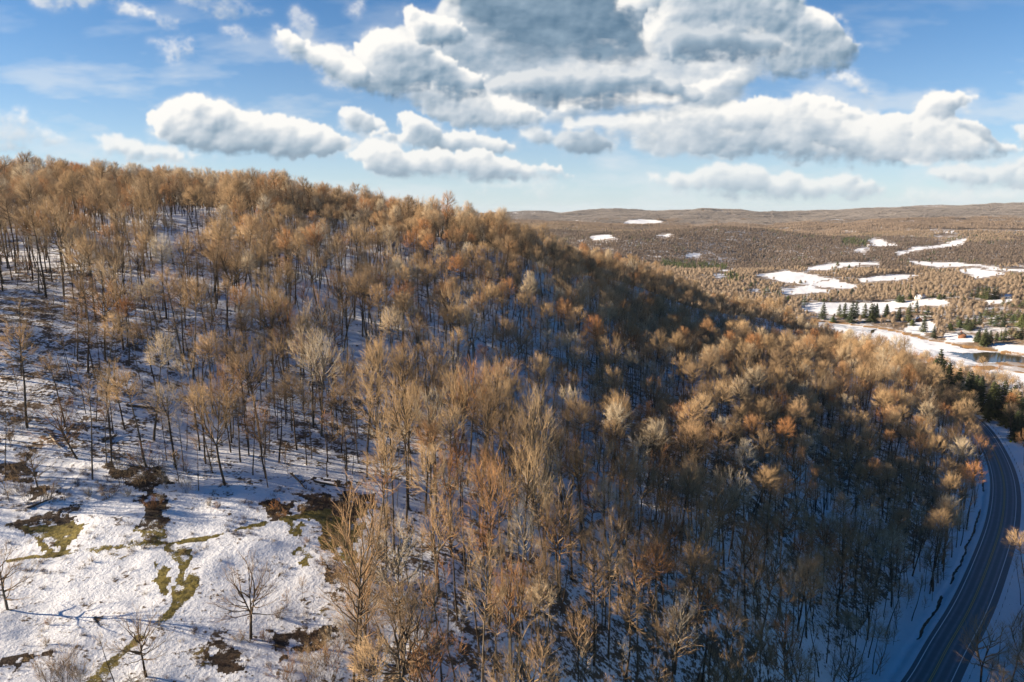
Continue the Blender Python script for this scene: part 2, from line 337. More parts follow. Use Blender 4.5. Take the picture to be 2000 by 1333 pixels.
def height(x, y, detail=True):
    """ground height, camera-relative frame shifted so the lens is at CAM_Z"""
    x = np.asarray(x, float); y = np.asarray(y, float)
    u, v = _uv(x, y)
    fu = np.clip((u-_gu[0])/(_gu[1]-_gu[0]), 0, len(_gu)-1.001); fv = np.clip((v-_gv[0])/(_gv[1]-_gv[0]), 0, len(_gv)-1.001)
    i = fu.astype(int); j = fv.astype(int); a = fu-i; b = fv-j
    z = (_G[i, j]*(1-a)+_G[i+1, j]*a)*(1-b)+(_G[i, j+1]*(1-a)+_G[i+1, j+1]*a)*b
    r = np.hypot(x, y)
    if detail:
        z = z+fbm(x/26, y/26, 3)*1.1*sstep(40, 120, r)+fbm(x/5.5+3, y/5.5, 2)*.32
        z = z+fbm(x/150+8, y/150, 3)*5*sstep(900, 1800, r)+fbm(x/780, y/560+5, 4)*54*sstep(1900, 3200, r)
    near = (x > -60)&(x < 330)&(y > 30)&(y < 540)
    if np.any(near):
        d = seg_dist(x[near], y[near], ROAD) if x.ndim else seg_dist(x, y, ROAD)
        zz = z[near] if x.ndim else z
        w = np.where(d < 0, sstep(7.2, 22, -d), sstep(7.5, 22, d))
        dm = -6.7-.35*vnoise(x[near]/6 if x.ndim else x/6, y[near]/6 if x.ndim else y/6)
        ditch = -.5*np.exp(-((d-dm)/.9)**2)
        base = ROAD_Z-.12-.35*sstep(5.4, 9, np.abs(d))+ditch
        zz = base*(1-w)+zz*w
        zz = np.where(np.abs(d) < 5.0, ROAD_Z-.12, zz)
        if x.ndim: z = z.copy(); z[near] = zz
        else: z = zz
    lk = (x > 60)&(x < 620)&(y > 300)&(y < 760)
    if np.any(lk):
        if x.ndim:
            wob = fbm(x[lk]/14, y[lk]/14, 3)*5
            wx = x[lk]+wob; wy = y[lk]-wob; zl = z[lk]
        else: wx, wy, zl = x, y, z
        ins = inpoly_xy(wx, wy, LAKE); sp = inpoly_xy(wx, wy, SPIT)
        zl = np.where(ins & ~sp, LAKE_Z-1.4, np.maximum(zl, LAKE_Z+.45))
        zl = np.where(sp, LAKE_Z+.5+.35*vnoise(wx/6, wy/6), zl)
        if x.ndim: z = z.copy(); z[lk] = zl
        else: z = zl
    return z+CAM_Z
def hit(px, py, smax=9000, smin=35):
    """where the line of sight at these directions meets the ground"""
    px = np.atleast_1d(np.asarray(px, float)); py = np.atleast_1d(np.asarray(py, float))
    dx, dy, dz = ray(px, py); s = np.geomspace(smin, smax, 900)
    X = dx[:, None]*s; Y = dy[:, None]*s; Z = dz[:, None]*s+CAM_Z
    below = Z <= height(X, Y, False)
    k = np.where(below.any(1), below.argmax(1), len(s)-1)
    lo = s[np.maximum(k-1, 0)]; hi = s[k]
    for _ in range(12):
        m = (lo+hi)/2; bl = dz*m+CAM_Z <= height(dx*m, dy*m, False)
        hi = np.where(bl, m, hi); lo = np.where(bl, lo, m)
    return np.stack([dx*hi, dy*hi], -1)
def hitpoly(pts): 
    a = np.array(pts, float); return hit(a[:, 0], a[:, 1])

def mesh_np(name, V, quads=None, tris=None, mats=(), mi_q=None, mi_t=None, smooth=False):
    me = bpy.data.meshes.new(name); V = np.asarray(V, np.float32)
    nq = 0 if quads is None else len(quads); nt = 0 if tris is None else len(tris)
    lp = []; 
    if nq: lp.append(np.asarray(quads, np.int32).ravel())
    if nt: lp.append(np.asarray(tris, np.int32).ravel())
    lp = np.concatenate(lp); st = np.concatenate([np.arange(nq)*4, nq*4+np.arange(nt)*3]).astype(np.int32)
    me.vertices.add(len(V)); me.vertices.foreach_set('co', V.ravel())
    me.loops.add(len(lp)); me.loops.foreach_set('vertex_index', lp)
    me.polygons.add(nq+nt); me.polygons.foreach_set('loop_start', st)
    mi = np.concatenate([np.zeros(nq, np.int32) if mi_q is None else np.asarray(mi_q, np.int32), np.zeros(nt, np.int32) if mi_t is None else np.asarray(mi_t, np.int32)])
    for m in mats: me.materials.append(m)
    if len(mi): me.polygons.foreach_set('material_index', mi)
    if smooth: me.polygons.foreach_set('use_smooth', np.ones(nq+nt, bool))
    me.update(calc_edges=True); me.validate()
    return me
def link(name, me, parent=None, loc=None):
    o = bpy.data.objects.new(name, me); sc.collection.objects.link(o)
    if parent: o.parent = parent
    if loc is not None: o.location = loc
    return o
def tag(o, label=None, cat=None, group=None, kind=None):
    if label: o['label'] = label
    if cat: o['category'] = cat
    if group: o['group'] = group
    if kind: o['kind'] = kind
    return o

# ------------------------------------------------------------------ materials
def new_mat(name, rough=.9, spec=.2):
    m = bpy.data.materials.new(name); m.use_nodes = True; nt = m.node_tree; b = nt.nodes['Principled BSDF']
    b.inputs['Roughness'].default_value = rough; b.inputs['Specular IOR Level'].default_value = spec
    return m, nt, b
def nd(nt, t, **kw):
    n = nt.nodes.new(t)
    for k, v in kw.items(): setattr(n, k, v)
    return n
def noise(nt, vec, scale, detail=4, rough=.55, dist=0.0):
    n = nd(nt, 'ShaderNodeTexNoise'); n.inputs['Scale'].default_value = scale; n.inputs['Detail'].default_value = detail
    n.inputs['Roughness'].default_value = rough; n.inputs['Distortion'].default_value = dist
    nt.links.new(vec, n.inputs['Vector']); return n.outputs['Fac']
def math_(nt, op, a, b=None, c=None, clamp=False):
    n = nd(nt, 'ShaderNodeMath', operation=op, use_clamp=clamp)
    for k, s in enumerate((a, b, c)):
        if s is None: continue
        if isinstance(s, (int, float)): n.inputs[k].default_value = s
        else: nt.links.new(s, n.inputs[k])
    return n.outputs[0]
def ramp(nt, fac, stops, interp='LINEAR'):
    n = nd(nt, 'ShaderNodeValToRGB'); cr = n.color_ramp; cr.interpolation = interp
    while len(cr.elements) < len(stops): cr.elements.new(.5)
    for e, (p, c) in zip(cr.elements, stops):
        e.position = p; e.color = (*c, 1) if len(c) == 3 else c
    nt.links.new(fac, n.inputs[0]); return n.outputs[0]
def mix(nt, f, a, b):
    n = nd(nt, 'ShaderNodeMix', data_type='RGBA')
    for k, s in ((0, f), (6, a), (7, b)):
        if isinstance(s, (int, float)): n.inputs[k].default_value = s
        elif isinstance(s, tuple): n.inputs[k].default_value = (*s, 1)
        else: nt.links.new(s, n.inputs[k])
    return n.outputs[2]
def smooth(nt, x, a, b):
    n = nd(nt, 'ShaderNodeMapRange', interpolation_type='SMOOTHSTEP'); nt.links.new(x, n.inputs[0])
    n.inputs[1].default_value = a; n.inputs[2].default_value = b; return n.outputs[0]
def bump(nt, h, strength, dist, bsdf):
    n = nd(nt, 'ShaderNodeBump'); n.inputs['Strength'].default_value = strength; n.inputs['Distance'].default_value = dist
    nt.links.new(h, n.inputs['Height']); nt.links.new(n.outputs[0], bsdf.inputs['Normal'])
def plain(name, c, rough=.8, var=.25, scale=3.0, spec=.2):
    m, nt, b = new_mat(name, rough, spec)
    tc = nd(nt, 'ShaderNodeTexCoord').outputs['Object']; f = noise(nt, tc, scale, 5)
    nt.links.new(mix(nt, f, tuple(x*(1-var) for x in c), tuple(min(1, x*(1+var)) for x in c)), b.inputs['Base Color'])
    return m
def per_object(nt):
    return nd(nt, 'ShaderNodeObjectInfo').outputs['Random']

def ground_material():
    m, nt, b = new_mat('snowy_ground', .7, .25); L = nt.links.new
    pos = nd(nt, 'ShaderNodeNewGeometry').outputs['Position']
    a1 = nd(nt, 'ShaderNodeAttribute', attribute_name='cover'); s1 = nd(nt, 'ShaderNodeSeparateColor'); L(a1.outputs['Color'], s1.inputs[0])
    a2 = nd(nt, 'ShaderNodeAttribute', attribute_name='cover2'); s2 = nd(nt, 'ShaderNodeSeparateColor'); L(a2.outputs['Color'], s2.inputs[0])
    grass, brush, litter = s1.outputs; dry, farwood, soil = s2.outputs
    n_f = noise(nt, pos, 1.6, 6, .65); n_m = noise(nt, pos, .35, 5, .6); n_l = noise(nt, pos, .05, 5, .6); n_v = noise(nt, pos, 6.0, 3, .6)
    nn = math_(nt, 'ADD', math_(nt, 'MULTIPLY', n_f, .5), math_(nt, 'MULTIPLY', n_m, .5))
    # snow, thin and old: grey-blue hollows of ice, tufts showing through
    snow = mix(nt, n_m, (.62, .64, .67), (.78, .78, .79))
    nn2 = math_(nt, 'ADD', nn, math_(nt, 'MULTIPLY', math_(nt, 'SUBTRACT', n_v, .5), .45))
    thr = math_(nt, 'SUBTRACT', math_(nt, 'ADD', nn, math_(nt, 'MULTIPLY', litter, .40)), .72)
    lit_m = smooth(nt, thr, -.015, .06)
    lit_c = mix(nt, n_v, (.030, .020, .012), (.16, .105, .06))
    c = mix(nt, lit_m, snow, lit_c)
    wood_c = mix(nt, n_f, (.10, .07, .045), (.24, .165, .10))
    wsnow = smooth(nt, math_(nt, 'ADD', n_l, math_(nt, 'MULTIPLY', n_m, .5)), .72, .90)
    c = mix(nt, farwood, c, mix(nt, wsnow, wood_c, (.5, .5, .52)))
    gm = smooth(nt, math_(nt, 'SUBTRACT', math_(nt, 'ADD', nn2, grass), .97), -.03, .10)
    gc = ramp(nt, n_f, [(.25, (.020, .016, .006)), (.45, (.10, .080, .018)), (.6, (.20, .155, .035)), (.8, (.34, .26, .11))])
    c = mix(nt, gm, c, gc)
    dm = smooth(nt, math_(nt, 'SUBTRACT', math_(nt, 'ADD', nn, dry), .95), -.03, .10)
    dc = mix(nt, n_v, (.14, .075, .025), (.34, .20, .085))
    c = mix(nt, dm, c, dc)
    bm = smooth(nt, math_(nt, 'SUBTRACT', math_(nt, 'ADD', nn2, brush), 1.0), -.03, .07)
    bc = mix(nt, n_v, (.010, .008, .006), (.075, .048, .028))
    c = mix(nt, bm, c, bc)
    L(c, b.inputs['Base Color'])
    hgt = math_(nt, 'ADD', math_(nt, 'ADD', math_(nt, 'MULTIPLY', n_f, .9), math_(nt, 'MULTIPLY', n_m, 1.2)), math_(nt, 'MULTIPLY', n_v, .12))
    bump(nt, hgt, .6, .4, b)
    return m
def bark_material():
    m, nt, b = new_mat('bark', .95, .1); L = nt.links.new
    tc = nd(nt, 'ShaderNodeTexCoord').outputs['Object']; f = noise(nt, tc, 2.2, 5, .6)
    r = per_object(nt)
    c1 = ramp(nt, r, [(0, (.028, .021, .016)), (.4, (.040, .030, .022)), (.8, (.055, .042, .031)), (1, (.10, .085, .065))])
    c2 = ramp(nt, r, [(0, (.085, .062, .043)), (.5, (.115, .085, .058)), (1, (.20, .165, .12))])
    L(mix(nt, smooth(nt, f, .35, .68), c1, c2), b.inputs['Base Color'])
    return m
def twig_material(name, k=1.0):
    m, nt, b = new_mat(name, .9, .12); L = nt.links.new
    r = per_object(nt)
    tc = nd(nt, 'ShaderNodeTexCoord').outputs['Object']; f = noise(nt, tc, .45, 3)
    c = ramp(nt, r, [(0, (.24, .175, .12)), (.2, (.36, .26, .165)), (.42, (.46, .33, .205)), (.58, (.52, .385, .25)), (.70, (.43, .27, .16)), (.78, (.42, .225, .125)), (.84, (.47, .35, .23)), (.94, (.56, .465, .34)), (1, (.60, .52, .41))])
    h = nd(nt, 'ShaderNodeHueSaturation'); h.inputs['Saturation'].default_value = 1.15; L(c, h.inputs['Color']); L(math_(nt, 'MULTIPLY_ADD', f, .74*k, .54*k), h.inputs['Value'])
    L(h.outputs[0], b.inputs['Base Color'])
    return m
def needle_material(name='needles', k=1.0):
    m, nt, b = new_mat(name, .7, .3); L = nt.links.new
    r = per_object(nt); tc = nd(nt, 'ShaderNodeTexCoord').outputs['Object']; f = noise(nt, tc, .8, 4)
    a = ramp(nt, r, [(0, (.022, .038, .016)), (.5, (.034, .052, .017)), (1, (.055, .070, .020))])
    c = ramp(nt, r, [(0, (.060, .088, .034)), (.5, (.095, .120, .036)), (1, (.140, .150, .042))])
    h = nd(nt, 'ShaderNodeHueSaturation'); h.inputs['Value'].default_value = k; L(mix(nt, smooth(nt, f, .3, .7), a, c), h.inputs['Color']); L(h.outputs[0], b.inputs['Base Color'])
    return m
M_GROUND = ground_material(); M_BARK = bark_material(); M_TWIG = twig_material('twigs'); M_NEEDLE = needle_material(); M_SPRUCE_SHADE = needle_material('shade_dark_needles', .55)  # spruce is darker than pine, and the row's shade is put into its colour
M_LIMB = twig_material('limbs', .56); M_FAR = plain('far_twigs', (.27, .205, .145), .9, .3, .05); M_FARTAN = plain('mid_twigs', (.20, .15, .112), .9, .3, .02); M_FARHAZE = plain('farthest_hazed_twigs', (.215, .19, .175), .9, .25, .02); M_FARSHADE = plain('far_grey_twigs', (.145, .112, .09), .9, .3, .05)  # hill belts: cloud shade and distance haze put into the twig colour
M_BRAMBLE = plain('bramble_stems', (.075, .048, .033), .9, .5, 1.5)
M_STRAW = plain('straw_grass', (.26, .19, .085), .9, .4, 1.5)

# ------------------------------------------------------------------ ground sheet
CLEARING = hitpoly([(-260,1500),(-260,985),(-60,968),(60,955),(200,940),(330,965),(450,972),(600,962),(735,958),(760,985),(748,1040),(722,1090),(700,1150),(690,1230),(655,1300),(620,1420),(600,1500)])
SPARSE = hitpoly([(-260,985),(-260,640),(-60,600),(140,625),(270,730),(360,840),(400,900),(430,950),(560,955),(740,958),(600,970),(450,985),(330,975),(200,950),(60,965)])
POND = hitpoly([(-80,570),(20,574),(90,584),(150,592),(125,612),(60,616),(-80,612)])
FIELDS_PX = [
 [(1470,537),(1500,532),(1535,528),(1592,537),(1622,543),(1585,555),(1535,552)], [(1580,556),(1628,544.5),(1674,559),(1660,563),(1622,562)],
 [(1566,527),(1612,515.5),(1718,513.5),(1718,518),(1646,522),(1610,528)], [(1672,545),(1754,535),(1800,536),(1760,545),(1685,552)],
 [(1766,509),(1868,512),(1922,519.5),(1970,524),(2060,526),(2060,536),(1952,528),(1904,520),(1832,523)], [(1868,526),(1904,523),(1970,534.5),(1910,543.5)],
 [(1970,519),(2040,512),(2060,523)], [(1748,495),(1790,484),(1850,473),(1889,467.5),(1880,477),(1790,490),(1754,498)],
 [(1694,467),(1724,471.5),(1760,478),(1712,481),(1700,477)], [(1664,490),(1700,484),(1688,495)], [(1821,459),(1874,456.5),(1868,462),(1829,463)],
 [(1618,434.5),(1650,432.3),(1640,436)], [(1695,435.5),(1718,434.6),(1716,437)], [(1192,433),(1250,428.5),(1296,431.5),(1262,437),(1215,440)],
 [(1276,461),(1318,456.5),(1300,465)], [(1572,592),(1640,591),(1745,589),(1850,585),(1852,593),(1760,602),(1730,612),(1640,616),(1578,608)],
 [(1395,528),(1440,522),(1420,529)], [(1392,534),(1424,537),(1400,545)], [(1450,561),(1490,566),(1482,571)], [(1525,566),(1580,556),(1625,570),(1550,576),(1528,574)],
 [(1150,463),(1190,460),(1205,466),(1160,470)], [(1335,497),(1362,494),(1372,500),(1345,503)],
 [(1770,630),(1812,622),(1826,640),(1800,656),(1768,648)], [(1846,652),(1905,655),(1912,668),(1850,669)], [(1938,672),(2040,676),(2060,694),(1990,691),(1945,685)], [(1925,588),(1978,583),(1975,590),(1930,594)]]
FIELDS = [hitpoly(f) for f in FIELDS_PX]
FBOX = [(f[:, 0].min(), f[:, 0].max(), f[:, 1].min(), f[:, 1].max()) for f in FIELDS]
def in_fields(x, y):
    w = fbm(x/22, y/22, 3)*7*np.clip(np.hypot(x, y)/900, .3, 2); x = x+w; y = y-w
    o = np.zeros(x.shape, bool)
    for f, (a, b, c, d) in zip(FIELDS, FBOX):
        m = (x >= a)&(x <= b)&(y >= c)&(y <= d)
        if m.any(): o[m] |= inpoly_xy(x[m], y[m], f)
    return o
# worn track, wet hollows and rough ground of the clearing, each where it lies on the slope
TRACK = hitpoly([(165,1350),(192,1318),(222,1288),(255,1262),(290,1236),(318,1212),(342,1186),(366,1160),(378,1130),(370,1100),(350,1075)])
TRACK2 = hitpoly([(20,1098),(110,1086),(200,1076),(280,1066),(340,1060),(400,1052),(470,1032),(535,1020),(620,1012),(700,1018)])
GRASS_PX = [[(272,1005),(318,1008),(325,1058),(272,1062)], [(312,1060),(350,1062),(375,1100),(383,1140),(365,1170),(340,1180),(345,1150),(345,1110)],
 [(588,972),(738,972),(728,1010),(705,1040),(700,1090),(704,1135),(670,1120),(638,1080),(612,1035)], [(555,1018),(585,1018),(582,1050),(568,1055)],
 [(60,1035),(88,1035),(92,1075),(70,1085)], [(100,1020),(150,1018),(140,1075),(108,1078)], [(20,1038),(150,1028),(190,1024),(60,1052)], [(575,1068),(590,1060),(605,1110),(590,1105)], [(290,1090),(320,1120),(336,1165),(326,1170),(296,1120)]]
BRUSH_PX = [[(272,960),(300,955),(325,1005),(318,1035),(272,1030)], [(583,964),(738,968),(742,1000),(690,1013),(598,1006)], [(20,1030),(90,1010),(150,990),(155,1005),(90,1035),(25,1045)],
 [(505,985),(580,985),(590,1015),(520,1015)], [(215,920),(330,915),(335,955),(300,960),(230,955)], [(400,1245),(450,1260),(480,1300),(500,1330),(440,1320),(400,1290)], [(520,1230),(600,1220),(650,1225),(640,1270),(560,1290),(520,1260)],
 [(60,955),(100,950),(100,985),(62,985)], [(0,905),(60,900),(60,945),(0,950)], [(-60,572),(30,578),(110,588),(130,603),(60,612),(-60,610)], [(610,1090),(690,1105),(705,1150),(660,1140)], [(0,1290),(60,1270),(75,1290),(20,1330)], [(590,936),(690,948),(685,956),(610,948)]]
GRASS = [hitpoly(p) for p in GRASS_PX]; BRUSH = [hitpoly(p) for p in BRUSH_PX]
def soft_in(x, y, poly, wob=.8, k=3.0):
    w = fbm(x/2.2, y/2.2, 3)*wob*2.4; xx = x+w; yy = y-fbm(x/2.2+31, y/2.2, 3)*wob*2.4
    return inpoly_xy(xx, yy, poly).astype(float)

def cover(x, y):
    n = x.shape; r = np.hypot(x, y)
    grass = np.zeros(n); brush = np.zeros(n); litter = np.zeros(n); dry = np.zeros(n); farw = np.zeros(n); soil = np.zeros(n)
    nb = r < 700
    clr = np.zeros(n, bool); spr = np.zeros(n, bool)
    clr[nb] = inpoly_xy(x[nb], y[nb], CLEARING); spr[nb] = inpoly_xy(x[nb], y[nb], SPARSE)
    big = fbm(x/34, y/34, 3)
    litter = np.where(r < 620, .50+.25*big, .4)
    litter = litter+.10*sstep(15, 45, x)*(r < 300)*1.2
    litter = np.where(clr, .40+.14*big, np.where(spr, .47+.3*big, litter))
    c = nb & (r < 200)&(x < 10)
    if c.any():
        xx, yy = x[c], y[c]; gv = np.zeros(xx.shape); bv = np.zeros(xx.shape); pt = fbm(xx/1.1, yy/1.1, 3)+.5*vnoise(xx/3.1, yy/3.1)
        for p in GRASS: gv = np.maximum(gv, soft_in(xx, yy, p)*(.66+.28*pt))
        for p in BRUSH: bv = np.maximum(bv, soft_in(xx, yy, p, 1.1)*(.66+.26*pt))
        jt = .7*fbm(xx/1.7, yy/1.7, 3); d = np.abs(seg_dist(xx, yy, TRACK))+jt; gv = np.maximum(gv, .68*np.clip(1.6-d/.75, 0, 1)*(.86+.3*vnoise(xx/3, yy/3)))
        d = np.abs(seg_dist(xx, yy, TRACK2))+jt; gv = np.maximum(gv, .72*np.clip(1.6-d/.6, 0, 1)*(.85+.35*vnoise(xx/4, yy/4)))
        sp = sstep(.18, .5, fbm(xx/7+5, yy/7, 4)); bv = np.maximum(bv, .34*sp); gv = np.maximum(gv, .40*sstep(.15, .5, fbm(xx/9, yy/9+40, 4)))
        grass[c] = gv; brush[c] = bv
    rd = nb & (x > -60)&(x < 330)&(y > 30)&(y < 540)
    if rd.any():
        d = seg_dist(x[rd], y[rd], ROAD); near = np.abs(d) < 17
        dm = -6.7-.35*vnoise(x[rd]/6, y[rd]/6)-.25*vnoise(x[rd]/1.6, y[rd]/1.6)
        litter[rd] = np.where(near, .22+.2*sstep(9, 17, np.abs(d)), litter[rd])
        gap = sstep(-.25, -.05, vnoise(x[rd]/16+2.2, y[rd]/16))
        brush[rd] = np.maximum(brush[rd], .80*np.clip(1.5-np.abs(d-dm)/.36, 0, 1)*gap)
        brush[rd] = np.maximum(brush[rd], .30*np.clip(1.4-np.abs(np.abs(d)-5.5)/.5, 0, 1))
    v = (r > 480)&(np.arctan2(x, np.maximum(y, 1)) > .02)
    if v.any():
        xx, yy = x[v], y[v]; fld = in_fields(xx, yy)
        farw[v] = np.where(fld, 0, sstep(560, 700, r[v])); litter[v] = np.where(fld, .16, litter[v])
        lk = (xx < 640)&(yy < 800)
        b = np.zeros(xx.shape)
        if lk.any():
            a = xx[lk]; c2 = yy[lk]; w = fbm(a/14, c2/14, 3)*5
            ins = inpoly_xy(a+w, c2-w, LAKE)
            dist = np.abs(seg_dist(a+w, c2-w, np.vstack([LAKE[:13]])))
            b[lk] = np.where(dist < 16, .62*(1-dist/22), 0)
            sp = inpoly_xy(a+w, c2-w, SPIT); b[lk] = np.where(sp, .5+.3*vnoise(a/9, c2/9), b[lk])
        dry[v] = b
    return grass, brush, litter, dry, farw, soil

def build_ground():
    th = np.r_[np.linspace(R(-112), R(-46), 130)[:-1], np.linspace(R(-46), R(44), 1150), np.linspace(R(44), R(75), 60)[1:]]
    r = np.r_[np.linspace(3, 28, 8)[:-1], np.geomspace(28, 700, 720), np.geomspace(700, 12000, 330)[1:]]
    TH, RR = np.meshgrid(th, r, indexing='ij'); X = (RR*np.sin(TH)).ravel(); Y = (RR*np.cos(TH)).ravel()
    Z = height(X, Y); nr = len(r)
    i, j = np.meshgrid(np.arange(len(th)-1), np.arange(nr-1), indexing='ij'); k = (i*nr+j).ravel()
    me = mesh_np('ground', np.c_[X, Y, Z], quads=np.c_[k, k+1, k+nr+1, k+nr], mats=[M_GROUND], smooth=True)
    c = cover(X, Y)
    for nm, ch in (('cover', c[:3]), ('cover2', c[3:])):
        at = me.color_attributes.new(nm, 'FLOAT_COLOR', 'POINT')
        at.data.foreach_set('color', np.c_[ch[0], ch[1], ch[2], np.ones(len(X))].astype(np.float32).ravel())
    o = link('ground', me); tag(o, 'rolling snow-covered ground of hillside, valley and far hills', 'ground', kind='structure')
    if me.polygons[0].normal.z < 0: me.flip_normals()
build_ground()
print('ground', round(time.time()-T0, 1))

# ------------------------------------------------------------------ road
def offset(P, d):
    t = np.gradient(P, axis=0); t /= np.linalg.norm(t, axis=1)[:, None]
    return P+np.c_[t[:, 1], -t[:, 0]]*d
def strip(name, P, d0, d1, z, mat, thick=0.0):
    a = offset(P, d0); b = offset(P, d1); n = len(P); zz = np.full(n, z)
    V = np.vstack([np.c_[a, zz], np.c_[b, zz]])
    k = np.arange(n-1); q = np.c_[k, k+n, k+n+1, k+1]
    if thick:
        V = np.vstack([V, np.c_[a, zz-thick], np.c_[b, zz-thick]])
        q = np.vstack([q, np.c_[k+2*n, k, k+1, k+1+2*n], np.c_[k+n, k+3*n, k+3*n+1, k+n+1]])
    me = mesh_np(name, V, quads=q, mats=[mat]); return link(name, me)
def asphalt():
    m, nt, b = new_mat('asphalt', .75, .3); L = nt.links.new
    pos = nd(nt, 'ShaderNodeNewGeometry').outputs['Position']; f = noise(nt, pos, .5, 5); g_ = noise(nt, pos, 9, 3)
    at = nd(nt, 'ShaderNodeAttribute', attribute_name='wear'); 
    c = mix(nt, f, (.11, .115, .125), (.16, .165, .178))
    c = mix(nt, math_(nt, 'MULTIPLY', at.outputs['Fac'], math_(nt, 'ADD', f, .25)), c, (.28, .29, .305))
    L(mix(nt, math_(nt, 'MULTIPLY', g_, .3), c, (.09, .09, .09)), b.inputs['Base Color']); return m
RZ = ROAD_Z+CAM_Z
M_ASPH = asphalt()
def build_road():
    P = catmull(ROAD[::4], 6); offs = np.r_[np.linspace(-4.5, 5.1, 65)]; n = len(P)
    V = []; wr = []
    for o in offs:
        a = offset(P, o); crown = -.018*abs(o); V.append(np.c_[a, np.full(n, RZ+crown)])
        wv = max(math.exp(-((abs(o)-.95)/.28)**2), math.exp(-((abs(o)-2.65)/.28)**2))
        wr.append(np.full(n, wv))
    m = len(offs); V = np.vstack(V); wr = np.concatenate(wr)
    V = np.vstack([V, V[:n]-[0, 0, .25], V[-n:]-[0, 0, .25]])
    wr = np.r_[wr, np.zeros(2*n)]
    i, j = np.meshgrid(np.arange(m-1), np.arange(n-1), indexing='ij'); k = (i*n+j).ravel()
    q = np.c_[k, k+n, k+n+1, k+1]; e = np.arange(n-1)
    q = np.vstack([q, np.c_[e+m*n, e, e+1, e+1+m*n], np.c_[e+(m-1)*n, e+(m+1)*n, e+(m+1)*n+1, e+(m-1)*n+1]])
    me = mesh_np('road', V, quads=q, mats=[M_ASPH])
    at = me.attributes.new('wear', 'FLOAT', 'POINT'); at.data.foreach_set('value', wr.astype(np.float32))
    o = link('road', me); tag(o, 'two-lane asphalt road curving round the foot of the wooded hill', 'road', kind='structure')
    white = plain('white_line', (.75, .75, .73), .7, .12, 2.0); yel = plain('yellow_line', (.62, .40, .07), .7, .2, 2.0)
    for nm, d, w, mt in (('edge_line', -3.55, .095, white), ('edge_line', 3.55, .095, white), ('centre_line', -.16, .06, yel), ('centre_line', .16, .06, yel)):
        ob = strip(nm, P, d-w, d+w, RZ-.018*abs(d)+.012, mt)
        tag(ob, 'painted line on the road', 'road marking', kind='structure')
build_road()

# ------------------------------------------------------------------ frozen river
def level_sheet(name, test, z, mat, step, thick):
    x0, y0 = LAKE.min(0)-6; x1, y1 = LAKE.max(0)+6; x1 = min(x1, 520)
    xs = np.arange(x0, x1, step); ys = np.arange(y0, y1, step); X, Y = np.meshgrid(xs, ys, indexing='ij')
    ok = test(X+step/2, Y+step/2)[:-1, :-1]; ny = len(ys)
    i, j = np.nonzero(ok); k = i*ny+j; q = np.c_[k, k+ny, k+ny+1, k+1]
    u, inv = np.unique(q, return_inverse=True); q = inv.reshape(-1, 4)
    jit = np.random.default_rng(2).uniform(-.35, .35, (len(u), 2))*step
    V = np.c_[np.c_[X.ravel(), Y.ravel()][u]+jit, np.full(len(u), z)]
    me = mesh_np(name, V, quads=q, mats=[mat])
    return link(name, me)
WATER_PX = [(1851,687.5),(1880,690),(1927,688),(1945,688.5),(1983,694),(2000,698),(2150,713),(2150,724),(2000,709.5),(1945,707.5),(1910,710.5),(1893,705),(1872,697)]
WATER = flat_px(WATER_PX, LAKE_Z)
HOLE = flat_px([(1699,648),(1703,644.5),(1711,643.5),(1710,647),(1705,651),(1700,651.5)], LAKE_Z)
WEDGE = flat_px([(1868,675),(1890,679),(1905,681.5),(1890,682.5),(1874,679.5)], LAKE_Z)
def t_all(x, y):
    w = fbm(x/14, y/14, 3)*5; return inpoly_xy(x+w*.2, y-w*.2, LAKE)|inpoly_xy(x+w, y-w, LAKE)|inpoly_xy(x+w*.6+6, y-w+6, LAKE)|inpoly_xy(x-6, y-6, LAKE)
def t_ice(x, y):
    w = fbm(x/9, y/9, 4)*7
    wat = inpoly_xy(x+w, y+w*.7, WATER)|inpoly_xy(x+w*.2, y, HOLE)|inpoly_xy(x+w*.3, y, WEDGE)
    crack = np.abs(fbm(x/10+9, y/16, 4)) < .006
    return t_all(x, y)&~wat
def ice_mat():
    m, nt, b = new_mat('river_ice', .55, .35); L = nt.links.new
    pos = nd(nt, 'ShaderNodeNewGeometry').outputs['Position']
    mp = nd(nt, 'ShaderNodeMapping'); L(pos, mp.inputs[0]); mp.inputs['Scale'].default_value = (1, .55, 1); mp.inputs['Rotation'].default_value = (0, 0, R(25))
    f = noise(nt, mp.outputs[0], .16, 6, .65); g_ = noise(nt, mp.outputs[0], .025, 3)
    vo = nd(nt, 'ShaderNodeTexVoronoi', feature='DISTANCE_TO_EDGE'); vo.inputs['Scale'].default_value = .09; L(mp.outputs[0], vo.inputs['Vector'])
    ck = math_(nt, 'SUBTRACT', 1.0, smooth(nt, vo.outputs['Distance'], .0, .06))
    rough = smooth(nt, math_(nt, 'ADD', math_(nt, 'MULTIPLY', f, .8), math_(nt, 'MULTIPLY', g_, .9)), .80, .98)
    c = mix(nt, f, (.70, .71, .73), (.84, .84, .85))
    c = mix(nt, math_(nt, 'MULTIPLY', rough, .75), c, (.34, .37, .42))
    c = mix(nt, math_(nt, 'MULTIPLY', ck, math_(nt, 'MULTIPLY', rough, .8)), c, (.16, .18, .20))
    L(c, b.inputs['Base Color']); bump(nt, f, .3, .3, b); return m
def water_mat():
    m, nt, b = new_mat('river_water', .1, .3); L = nt.links.new
    pos = nd(nt, 'ShaderNodeNewGeometry').outputs['Position']; f = noise(nt, pos, .35, 3)
    b.inputs['Base Color'].default_value = (.055, .046, .028, 1); bump(nt, f, .10, .12, b); return m
tag(level_sheet('river_water', t_all, LAKE_Z+CAM_Z, water_mat(), 4.0, 0), 'dark open water of the river', 'water', kind='structure')
